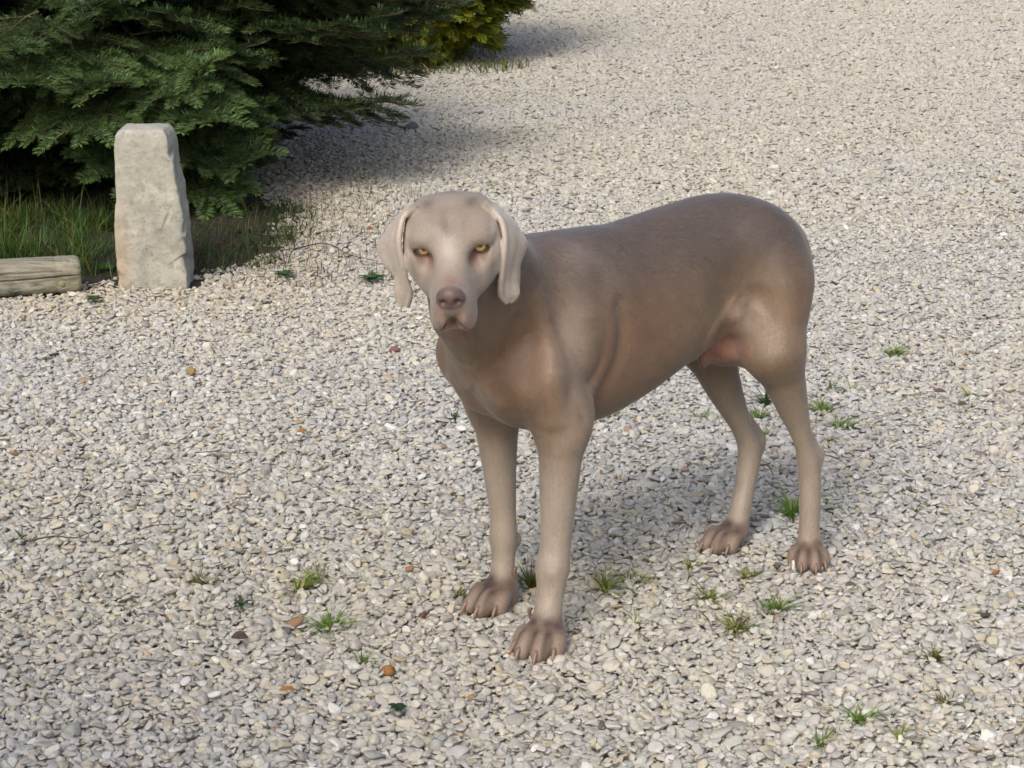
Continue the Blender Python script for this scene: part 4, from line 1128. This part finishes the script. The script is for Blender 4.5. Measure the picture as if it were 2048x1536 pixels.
TRUNK = [(-.315, .500, .440, .010, .5), (-.300, .530, .420, .042, .5), (-.26, .566, .405, .068, .5), (-.20, .592, .392, .080, .5), (-.14, .600, .385, .083, .5), (-.06, .594, .355, .088, .48),
         (.03, .582, .318, .095, .48), (.10, .573, .298, .098, .48), (.17, .560, .293, .094, .48), (.24, .535, .302, .086, .48), (.28, .505, .322, .072, .5), (.312, .47, .355, .05, .5), (.332, .435, .39, .012, .5)]
BODY = [
    # neck
    ('c', .06, (.14, 0, .475, .080), (.27, .020, .515, .074), (.345, .062, .560, .062), (.405, .100, .592, .052)),
    ('c', .04, (.29, .0, .43, .055), (.365, .049, .505, .054), (.425, .108, .570, .042)),
    # left foreleg
    ('c', .03, (.13, .055, .50, .034), (.270, .070, .405, .046)),
    ('c', .03, (.270, .072, .405, .046), (.230, .088, .325, .036)),
    ('c', .025, (.225, .088, .345, .038), (.236, .092, .290, .0315), (.241, .093, .220, .0262), (.245, .093, .160, .0218), (.251, .094, .115, .0228), (.259, .097, .075, .0192), (.272, .105, .035, .0215)),
    ('e', .015, (.208, .090, .315), (.016, .014, .020)),
    ('g', .010, (.262, .118, .200, .002), (.266, .116, .150, .003), (.268, .114, .125, .002)),
    ('e', .012, (.262, .094, .118), (.009, .017, .018)), ('e', .008, (.226, .090, .108), (.007, .009, .011)),
    # right foreleg
    ('c', .03, (.13, -.055, .50, .034), (.270, -.070, .405, .046)),
    ('c', .03, (.270, -.072, .405, .046), (.225, -.086, .320, .036)),
    ('c', .025, (.222, -.084, .335, .040), (.216, -.084, .270, .031), (.212, -.082, .200, .0238), (.209, -.079, .145, .0195), (.210, -.077, .105, .0205), (.213, -.073, .070, .0172), (.220, -.068, .035, .0200)),
    ('e', .010, (.188, -.074, .098), (.009, .009, .011)),
    # left hind leg
    ('e', .04, (-.198, .054, .475), (.068, .044, .100), (0, .35, 0)),
    ('c', .035, (-.200, .062, .46, .057), (-.185, .082, .370, .046)),
    ('c', .025, (-.190, .084, .365, .042), (-.228, .083, .280, .026), (-.260, .081, .210, .0150), (-.277, .079, .165, .0178), (-.283, .079, .115, .0166), (-.283, .080, .055, .0165), (-.283, .082, .030, .0190)),
    ('c', .006, (-.250, .082, .255, .0045), (-.290, .080, .190, .0070), (-.295, .079, .172, .0105), (-.289, .079, .150, .0085)),
    # right hind leg
    ('e', .04, (-.205, -.056, .475), (.072, .044, .100), (0, .35, 0)),
    ('c', .035, (-.205, -.064, .46, .060), (-.190, -.075, .355, .046)),
    ('c', .025, (-.190, -.075, .355, .044), (-.230, -.071, .268, .029), (-.268, -.066, .195, .0170), (-.285, -.063, .152, .0190), (-.273, -.059, .095, .0172), (-.256, -.052, .055, .0170), (-.248, -.050, .032, .0190)),
    ('c', .006, (-.260, -.068, .240, .0045), (-.302, -.064, .180, .0075), (-.306, -.063, .160, .0110), (-.296, -.063, .138, .0090)),
    # chest muscles, the groove of the breastbone, the hollow behind the shoulder and in front of the thigh
    ('e', .02, (.300, .038, .385), (.030, .032, .055), (0, .3, 0)),
    ('e', .02, (.300, -.030, .385), (.030, .032, .055), (0, .3, 0)),
    ('c', .020, (.287, .097, .520, .009), (.268, .098, .455, .011), (.270, .114, .406, .011), (.262, .109, .346, .009)),
    ('s', .030, (.319, .107, .440), (.018, .014, .045)),
    ('c', .045, (.198, .066, .530, .008), (.203, .086, .476, .011), (.206, .092, .420, .009)),
    ('c', .020, (.160, .086, .490, .004), (.156, .095, .455, .007), (.160, .094, .414, .007), (.183, .092, .375, .004)),
    ('g', .024, (.140, .110, .490, .002), (.136, .110, .450, .003), (.140, .107, .410, .003), (.165, .107, .365, .002)),
    ('g', .008, (.236, .134, .372, .002), (.226, .134, .340, .002)),
    ('c', .012, (.390, .076, .478, .004), (.352, .045, .429, .0065), (.328, .037, .386, .007), (.316, .060, .366, .004)),
    ('g', .024, (.402, .154, .540, .003), (.376, .115, .492, .005), (.352, .078, .439, .003)),
    ('c', .014, (-.119, .077, .466, .005), (-.096, .071, .438, .008), (-.064, .067, .410, .007), (-.047, .056, .378, .004)),
    ('g', .022, (-.138, .094, .455, .003), (-.116, .086, .420, .005), (-.088, .076, .392, .003)),
    ('e', .02, (-.205, .082, .455), (.030, .020, .075), (0, .3, 0)),
    ('s', .05, (-.105, .118, .455), (.040, .030, .060)),
    ('s', .05, (-.105, -.118, .455), (.040, .030, .060)),
    ('e', .006, (-.108, .010, .346), (.004, .004, .009)), ('e', .006, (-.040, .010, .330), (.003, .003, .006)),
    # groin and the skin web of the flank
    ('e', .03, (-.165, 0, .365), (.05, .05, .035)),
    ('c', .03, (-.120, .072, .43, .010), (-.165, .080, .39, .014)),
    ('c', .03, (-.120, -.072, .43, .010), (-.165, -.080, .39, .014)),
]
HEAD = [
    ('e', .02, (-.038, 0, .002), (.066, .060, .0395)),
    ('c', .04, (-.070, 0, -.030, .036), (-.13, -.01, -.080, .045)),
    ('e', .02, (-.028, .033, -.024), (.048, .0325, .037)),
    ('e', .015, (-.045, .032, .018), (.042, .024, .018)),
    ('e', .015, (.000, .024, -.040), (.044, .0235, .022)),
    ('c', .02, (.000, 0, -.012, .028), (.060, 0, -.014, .0225), (.092, 0, -.015, .0200)),
    ('e', .010, (.070, .0140, -.039), (.037, .0145, .0300)),
    ('e', .010, (.030, .016, -.040), (.040, .014, .026)),
    ('e', .008, (.074, .0165, -.053), (.024, .0120, .0155)),
    ('e', .008, (.060, 0, -.060), (.030, .014, .012)),
    ('e', .012, (-.007, .034, .0165), (.0185, .021, .0095)),
    ('e', .014, (.000, .036, -.012), (.016, .016, .009)),
    ('e', .005, (-.0015, .0370, .0105), (.0130, .0160, .0060)),
    ('g', .016, (.004, 0, .034, .001), (-.050, 0, .052, .001)),
    ('s', .016, (.020, .034, -.004), (.016, .010, .010)),
    ('e', .004, (.0985, 0, -.0075), (.0135, .0185, .0150)),
    ('g', .004, (.108, .0088, -.0085, .0038), (.115, .0078, -.0085, .0045)),
    ('g', .003, (.112, .0095, -.0095, .0020), (.103, .0185, -.0125, .0012)),
    ('g', .003, (.114, 0, -.010, .0008), (.108, 0, -.034, .0012)),
    ('g', .004, (.1065, .001, -.036, .0010), (.100, .012, -.051, .0012), (.088, .019, -.062, .0012)),
]
# ---------------------------------------------------------------- assemble the dog
def ss(a, b, x):
    t = np.clip((x - a) / (b - a), 0, 1); return t * t * (3 - 2 * t)
def blob(V_, c, r):
    return np.exp(-(((V_ - np.asarray(c)) / np.asarray(r)) ** 2).sum(1))

def coat_material():
    m = NT('short_grey_coat')
    a = m.n('ShaderNodeAttribute', attribute_name='coat')
    g = m.n('ShaderNodeAttribute', attribute_name='gloss')
    p = m.coord('Object')
    fine = m.noise(m.mapped(p, (130, 420, 170), (0, .5, 0)), 1.0, 3, .6)
    mid = m.noise(p, 24, 4, .6)
    big = m.noise(p, 7, 3, .55)
    c = m.mix(m.ramp(mid, [(.35, (0, 0, 0)), (.7, (.5, .5, .5))]), a.outputs['Color'], m.mix(1.0, a.outputs['Color'], (1.14, 1.05, 1.0), 'MULTIPLY'))
    c = m.mix(m.ramp(big, [(.4, (0, 0, 0)), (.7, (.5, .5, .5))]), c, m.mix(1.0, c, (.93, .86, .80), 'MULTIPLY'))
    fr = m.ramp(fine, [(.25, (.86, .86, .86)), (.75, (1.14, 1.14, 1.14))])
    c = m.mix(.8, c, m.mix(1.0, c, fr, 'MULTIPLY'))
    m.l(c, m.b.inputs['Base Color'])
    m.l(g.outputs['Fac'], m.b.inputs['Roughness'])
    m.b.inputs['Specular IOR Level'].default_value = .35
    m.b.inputs['Sheen Weight'].default_value = .18
    m.b.inputs['Sheen Roughness'].default_value = .45
    m.b.inputs['Sheen Tint'].default_value = (1, .96, .92, 1)
    m.b.inputs['Subsurface Weight'].default_value = .06
    m.b.inputs['Subsurface Radius'].default_value = (.008, .004, .003)
    m.bump(m.math('ADD', m.math('MULTIPLY', fine, .7), m.math('MULTIPLY', mid, .5)), .28, .002)
    return m.m

def fur(dog, V_, Q, C_, h, nose):
    """the short flat coat: fine hairs lying along the body"""
    r = np.random.default_rng(5)
    q = V_[Q]; nrm = np.cross(q[:, 2] - q[:, 0], q[:, 3] - q[:, 1]); area = np.linalg.norm(nrm, axis=1) * .5
    nrm /= area[:, None] * 2 + 1e-12
    w = area * np.where(V_[Q[:, 0], 2] < .05, .5, 1.0)
    n = 420000
    fi = np.searchsorted(np.cumsum(w) / w.sum(), r.uniform(size=n)); fi = np.clip(fi, 0, len(Q) - 1)
    a, b = r.uniform(size=(n, 1)), r.uniform(size=(n, 1))
    wt = [(1 - a) * (1 - b), a * (1 - b), a * b, (1 - a) * b]
    P = sum(V_[Q[fi, i]] * wt[i] for i in range(4)); Cc = sum(C_[Q[fi, i]] * wt[i] for i in range(4)); N_ = nrm[fi]
    ns = sum(nose[Q[fi, i]][:, None] * wt[i] for i in range(4))[:, 0]
    hh = (P - HEAD_O) @ HEAD_M
    u_, v_, w_ = P.T
    # flow: back and down over the trunk, down the legs, back over the skull, down the ears
    leg = (1 - ss(.28, .40, w_))[:, None]
    side = np.clip(np.abs(v_) / .09, 0, 1)[:, None]
    fl = np.concatenate([-np.ones((n, 1)), 0 * side, -.15 - .9 * side * (1 - ss(.5, .6, w_))[:, None]], 1)
    fl = fl * (1 - leg) + np.array([-.15, 0, -1.]) * leg
    neck = (ss(.24, .34, u_))[:, None]
    fl = fl * (1 - neck) + np.array([-.45, -.25, -.85]) * neck
    face = (ss(-.10, -.05, hh[:, 0]) * (w_ > .5) * (u_ > .36))[:, None]
    ear = ((np.abs(hh[:, 1]) > .058) & (w_ > .49) & ((u_ > .38) | ((u_ > .335) & (np.abs(hh[:, 1]) > .068) & (hh[:, 0] > -.1))))[:, None]
    hd = np.concatenate([-np.ones((n, 1)), hh[:, 1:2] * 9, hh[:, 2:3] * 6 - .1], 1) @ HEAD_M.T
    fl = np.where(ear, np.array([0, 0, -1.]), fl * (1 - face) + hd * face)
    fl = fl + r.normal(0, .16, (n, 3)) + .35 * np.stack([vnoise(P, 22, 40 + i, 2) for i in range(3)], 1)
    fl -= N_ * (fl * N_).sum(1, keepdims=True); fl /= np.linalg.norm(fl, axis=1, keepdims=True) + 1e-9
    sd = np.cross(N_, fl)
    L_ = np.where(ear[:, 0] | (face[:, 0] > .5), .0042, .0072) * r.uniform(.7, 1.25, n) * np.where(w_ < .06, .6, 1)
    hw = (r.uniform(.00016, .00030, n))[:, None]
    ok = (ns < .15) & ~((hh[:, 0] > .085) & (np.abs(hh[:, 1]) < .012) & (hh[:, 2] < 0))
    for sg in (1, -1):
        ok &= np.linalg.norm(hh - np.array(EYE[sg]) - np.array([.008, sg * .002, 0]), axis=1) > .0125
    tip = P + fl * L_[:, None] + N_ * (L_ * r.uniform(.06, .20, n))[:, None]
    V2 = np.stack([P - sd * hw - N_ * .0002, P + sd * hw - N_ * .0002, tip], 1)[ok].reshape(-1, 3)
    cl = 1 + .22 * vnoise(P, 55, 50, 2) + .10 * r.normal(size=n)
    T = np.repeat((Cc * cl[:, None] * np.array([1.05, 1.03, 1.0]))[ok], 3, axis=0)
    m = NT('coat_hair'); at = m.n('ShaderNodeAttribute', attribute_name='tint'); m.l(at.outputs['Color'], m.b.inputs['Base Color'])
    m.b.inputs['Roughness'].default_value = .43; m.b.inputs['Specular IOR Level'].default_value = .5
    m.b.inputs['Sheen Weight'].default_value = .32; m.b.inputs['Sheen Roughness'].default_value = .4
    o = mesh_obj('short_coat', V2, np.arange(len(V2)).reshape(-1, 3), m.m, dog); set_tint(o, T); o['kind'] = 'stuff'
    return o

def build_dog():
    f = dog_field()
    V_, Q = f.mesh()
    # a little relaxation evens out the grid
    E_ = np.concatenate([Q[:, [0, 1]], Q[:, [1, 2]], Q[:, [2, 3]], Q[:, [3, 0]]])
    deg = np.bincount(E_[:, 0], minlength=len(V_)).astype(float)[:, None]
    h = (V_ - HEAD_O) @ HEAD_M
    keep_sharp = np.exp(-((h - np.array([.05, 0, -.02])) / np.array([.07, .06, .05])) ** 2).prod(1)[:, None]
    for it in range(4):
        S = np.zeros_like(V_)
        for k in range(3): S[:, k] = np.bincount(E_[:, 0], weights=V_[E_[:, 1], k], minlength=len(V_))
        V_ = V_ + (S / deg - V_) * (.5 * (1 - .75 * keep_sharp)) * (1.0 if it % 2 == 0 else -.96)
    u, v, w = V_.T
    h = (V_ - HEAD_O) @ HEAD_M; hx, hy, hz = h.T
    L = lambda a, b, t: a + (np.asarray(b) - a) * t[:, None]
    C_ = np.tile(np.array(COAT['flank']), (len(V_), 1))
    C_ = L(C_, COAT['back'], ss(.44, .57, w) * (1 - .6 * ss(.18, .30, u)))
    C_ = L(C_, COAT['chest'], ss(.20, .30, u) * ss(.25, .33, w) * (1 - ss(.46, .56, w)) * .8)
    C_ = L(C_, COAT['shoulder'], blob(V_, (.22, .10, .42), (.07, .08, .10)) * .5)
    C_ = L(C_, COAT['rust'], blob(V_, (.06, .10, .42), (.06, .06, .07)) * .5 + blob(V_, (.15, .12, .36), (.04, .06, .06)) * .4)
    for c, rad_, k in (((.235, .105, .44), (.030, .05, .075), .55), ((.225, .105, .32), (.04, .05, .05), .5), ((.352, .0, .43), (.03, .035, .05), .45), ((.335, .03, .375), (.022, .03, .03), .7),
                       ((.185, .07, .565), (.035, .05, .025), .45), ((-.13, .09, .41), (.025, .04, .05), .5), ((-.22, .10, .37), (.03, .05, .05), .4)):
        C_ = L(C_, COAT['silver'], blob(V_, c, rad_) * k)  # pale coat patches; the streak at the withers is sheen put into the colour
    for c, rad_, k in (((.165, .11, .42), (.025, .05, .06), .7), ((.09, .11, .455), (.04, .05, .06), .5), ((.265, .06, .33), (.03, .04, .035), .7), ((.325, .06, .44), (.025, .04, .04), .6), ((.30, .085, .42), (.022, .035, .04), .7), ((-.20, .10, .44), (.02, .04, .05), .4)):
        C_ = L(C_, COAT['rust'], blob(V_, c, rad_) * k)
    C_ = L(C_, COAT['leg'], (1 - ss(.20, .36, w)) * np.where(u > 0, 1.0, .85))
    C_ = L(C_, COAT['groin'], np.clip(blob(V_, (-.118, .050, .378), (.040, .06, .030)) * 1.05, 0, 1) * (.75 + .5 * vnoise(V_, 45, 91, 3)) * (1 - ss(.075, .098, v)))
    C_ = L(C_, COAT['groin'], np.clip(blob(V_, (-.09, 0, .355), (.08, .04, .035)) * .55, 0, 1))
    # paws: darker fur on the knuckles, dark lines between the toes, paler toe ends
    for key, ((pu, pv), yaw, sc) in PAWS.items():
        M = rotm(yaw); q = (V_ - np.array([pu, pv, 0])) @ M / sc
        near = np.exp(-((q[:, 0] - .012) / .055) ** 4 - (q[:, 1] / .055) ** 4) * (1 - ss(.040, .060, q[:, 2]))
        C_ = L(C_, COAT['toe'], near * .8)
        knuck = np.exp(-((q[:, 0] - .008) / .022) ** 2 - (q[:, 1] / .030) ** 2 - ((q[:, 2] - .040) / .013) ** 2)
        C_ = L(C_, COAT['dark_toe'], np.clip(knuck * 1.5 * (.7 + .8 * vnoise(V_, 60, 12, 2)), 0, 1) * .9)
        for y0 in (-.018, 0., .018):
            C_ = L(C_, COAT['dark_toe'], near * np.exp(-((q[:, 1] - y0 * (.75 + q[:, 0] * 9)) / .0042) ** 2) * ss(.016, .03, q[:, 0]) * .8)
    # head
    isear = ss(.050, .060, np.abs(hy)) * ss(-.115, -.09, hx) * (1 - ss(.01, .03, hx)) * ss(-.125, -.115, hz) * ((u > .38) | ((u > .335) & (np.abs(hy) > .068))) * (w > .49)
    neckcut = ss(-.105, -.055, hx + .35 * np.clip(hz, -1, 0)) * ss(-.085, -.060, hz + .25 * hx)
    face = neckcut * (u > .36)
    C_ = L(C_, COAT['head'], face)
    C_ = L(C_, COAT['ear'], isear)
    ay = np.abs(hy)
    mott = np.clip(.75 + .9 * vnoise(V_, 38, 61, 3), 0, 1.3)
    C_ = L(C_, COAT['brow'], np.clip(face * np.exp(-((hx + .004) / .026) ** 2 - (ay / .024) ** 2) * ss(.012, .028, hz) * .85 * mott, 0, 1))
    C_ = L(C_, COAT['brow'], np.clip(face * np.exp(-((hx + .046) / .015) ** 2 - ((ay - .029) / .010) ** 2) * (hz > .02) * .8 * mott, 0, 1))
    C_ = L(C_, COAT['brow'], np.clip(face * np.exp(-((hx + .000) / .016) ** 2 - ((ay - .030) / .016) ** 2 - ((hz - .017) / .010) ** 2) * .7, 0, 1))
    C_ = L(C_, COAT['brow'], np.clip(face * np.exp(-((hx - .020) / .040) ** 2 - ((ay - .034) / .010) ** 2 - ((hz + .030) / .02) ** 2) * .35 * mott, 0, 1))
    C_ = L(C_, COAT['rim'], np.clip(face * np.exp(-((hx - .010) / .018) ** 2 - ((ay - .029) / .013) ** 2 - ((hz + .006) / .0095) ** 2) * 1.0, 0, 1))
    ed = np.minimum(*[np.linalg.norm((h - np.array(EYE[sg]) - np.array([.009, sg * .002, .0015])) / np.array([1.0, 1.0, .72]), axis=1) for sg in (1, -1)])
    C_ = L(C_, COAT['nostril'], np.exp(-((ed - .0098) / .0026) ** 2) * .55 * face)
    C_ = L(C_, COAT['pale'], face * np.exp(-((hx - .035) / .03) ** 2 - (ay / .014) ** 2) * ss(-.005, .005, hz) * .6)
    C_ = L(C_, COAT['bridge'], np.exp(-((hx - .083) / .014) ** 2 - (ay / .012) ** 2) * ss(-.012, .0, hz) * .9)
    C_ = L(C_, COAT['lip'], face * np.exp(-((hx - .098) / .022) ** 2 - ((ay - .010) / .014) ** 2 - ((hz + .045) / .018) ** 2) * .75)
    C_ = L(C_, COAT['mouth'], face * np.exp(-((hx - .092) / .02) ** 2 - (ay / .010) ** 2 - ((hz + .050) / .010) ** 2) * .9)
    lp = np.array([(.001, -.036), (.012, -.051), (.019, -.062), (.022, -.066)]); hq = np.c_[ay, hz]; dl = np.full(len(ay), 1.)
    for p_, q_ in zip(lp[:-1], lp[1:]):
        tt = np.clip(((hq - p_) @ (q_ - p_)) / ((q_ - p_) @ (q_ - p_)), 0, 1); dl = np.minimum(dl, np.linalg.norm(hq - p_ - tt[:, None] * (q_ - p_), axis=1))
    C_ = L(C_, COAT['mouth'], np.exp(-(dl / .0026) ** 2) * ss(.070, .082, hx) * .85)
    nq = ((hx - .0995) / .0150) ** 2 + (hy / .0196) ** 2 + ((hz + .0085) / .0160) ** 2
    nose = (1 - ss(.90, 1.16, nq)) * ss(.086, .092, hx)
    C_ = L(C_, COAT['nose'], nose)
    nostril = np.exp(-((hx - .112) / .007) ** 2 - ((ay - .0085) / .0042) ** 2 - ((hz + .0085) / .0035) ** 2)
    C_ = L(C_, COAT['nostril'], np.clip(nostril * 1.1, 0, 1))
    gl = .60 - .06 * ss(.5, .6, w) + 0 * u
    gl = gl + (.46 - gl) * nose
    coat = coat_material()
    dog = mesh_obj('dog', V_, Q, coat, smooth=True)
    a = dog.data.attributes.new('coat', 'FLOAT_COLOR', 'POINT')
    a.data.foreach_set('color', np.c_[np.clip(C_, 0, 1), np.ones(len(V_))].astype(np.float32).ravel())
    a = dog.data.attributes.new('gloss', 'FLOAT', 'POINT'); a.data.foreach_set('value', gl.astype(np.float32))
    dog.location = tuple(DOG_O); dog.rotation_euler = (0, 0, DOG_YAW)
    tag(dog, 'grey-brown short-haired dog with drooping ears standing on the gravel, facing the viewer', 'dog')
    fur(dog, V_, Q, np.clip(C_, 0, 1), h, nose)
    # eyes: amber iris round a small pupil, looking at the camera
    em = NT('amber_eye')
    p = em.coord('Object'); sx = em.n('ShaderNodeSeparateXYZ'); em.l(p, sx.inputs[0])
    rr = em.math('SQRT', em.math('ADD', em.math('POWER', sx.outputs['Y'], 2.0), em.math('POWER', sx.outputs['Z'], 2.0)))
    front = em.math('MULTIPLY', rr, 1 / .0115)
    nz = em.noise(em.mapped(p, (300, 900, 900)), 1.0, 3)
    front = em.math('ADD', front, em.math('MULTIPLY', em.math('SUBTRACT', nz, .5), .05))
    em.l(em.ramp(front, [(0, (.008, .006, .005)), (.22, (.010, .007, .005)), (.27, (.50, .29, .08)), (.50, (.82, .56, .22)), (.66, (.55, .32, .09)), (.72, (.06, .03, .02)), (.80, (.40, .30, .27)), (1, (.42, .30, .28))]), em.b.inputs['Base Color'])
    em.b.inputs['Roughness'].default_value = .08
    em.b.inputs['Coat Weight'].default_value = .6
    bm = bmesh.new(); bmesh.ops.create_uvsphere(bm, u_segments=32, v_segments=20, radius=.0115)
    em_me = bpy.data.meshes.new('eye'); bm.to_mesh(em_me); bm.free(); em_me.shade_smooth(); em_me.materials.append(em.m)
    cz, sz = math.cos(DOG_YAW), math.sin(DOG_YAW)
    dc = np.array([0, 0, 1.22]) - DOG_O; cam_l = np.array([dc[0] * cz + dc[1] * sz, -dc[0] * sz + dc[1] * cz, dc[2]])
    for sg in (1, -1):
        o = bpy.data.objects.new('eye', em_me); col.objects.link(o); o.parent = dog
        c = hp(*EYE[sg]); o.location = c
        look = Vector(cam_l - c) + Vector((0, 0, -.35))
        o.rotation_euler = look.to_track_quat('X', 'Z').to_euler()
    # claws
    cm = NT('claw_horn')
    cm.l(cm.ramp(cm.noise(cm.coord('Object'), 120, 2), [(.3, (.10, .062, .048)), (.7, (.24, .16, .12))]), cm.b.inputs['Base Color'])
    cm.b.inputs['Roughness'].default_value = .4
    nseg, nr = 7, 8
    cv, cf = [], []
    for i in range(nseg):
        t = i / (nseg - 1); ang = t * 1.15
        x = .017 * math.sin(ang); z = -.017 * (1 - math.cos(ang)) * 1.1
        r = .0042 * (1 - t) ** .7 + .0005
        for j in range(nr):
            b = 2 * math.pi * j / nr
            cv.append((x + r * math.sin(b) * math.sin(ang), r * .75 * math.cos(b), z + r * math.sin(b) * math.cos(ang)))
    for i in range(nseg - 1):
        for j in range(nr):
            cf.append((i * nr + j, i * nr + (j + 1) % nr, (i + 1) * nr + (j + 1) % nr, (i + 1) * nr + j))
    cf.append(tuple(range((nseg - 1) * nr, nseg * nr)))
    cl_me = bpy.data.meshes.new('claw'); cl_me.from_pydata(cv, [], cf); cl_me.update(); cl_me.shade_smooth(); cl_me.materials.append(cm.m)
    for key, ((pu, pv), yaw, sc) in PAWS.items():
        M = rotm(yaw)
        for y, Lt, a_ in TOES:
            o = bpy.data.objects.new('claw', cl_me); col.objects.link(o); o.parent = dog
            q = np.array([pu, pv, 0]) + M @ (np.array([Lt + .0035, y + math.sin(a_) * (Lt + .004) * .42, .0175]) * sc)
            o.location = q; o.rotation_euler = (0, .20, yaw + a_ * .8); o.scale = (sc * 1.25,) * 3
    for q, yaw in (((.206, -.052, .062), .3), ((.286, .086, .060), .2)):
        o = bpy.data.objects.new('claw', cl_me); col.objects.link(o); o.parent = dog
        o.location = q; o.rotation_euler = (0, 1.0, yaw); o.scale = (.9,) * 3
    return dog

COAT = {'flank': (.182, .130, .088), 'back': (.098, .078, .069), 'chest': (.235, .160, .105), 'shoulder': (.225, .172, .135), 'rust': (.185, .105, .070), 'silver': (.29, .235, .195), 'leg': (.335, .288, .236),
        'groin': (.30, .150, .115), 'toe': (.150, .100, .074), 'dark_toe': (.036, .021, .016), 'head': (.262, .226, .190), 'ear': (.43, .38, .33), 'brow': (.125, .094, .075),
        'rim': (.17, .082, .062), 'pale': (.36, .335, .31), 'bridge': (.20, .125, .108), 'lip': (.27, .165, .145), 'mouth': (.09, .046, .040), 'nose': (.098, .062, .061), 'nostril': (.012, .008, .008)}
for k_, f_ in (('flank', .86), ('back', .86), ('chest', .88), ('shoulder', .88), ('rust', .88), ('silver', .92), ('leg', .88), ('head', .90), ('brow', .85)):
    COAT[k_] = tuple(c_ * f_ for c_ in COAT[k_])
dog = build_dog()
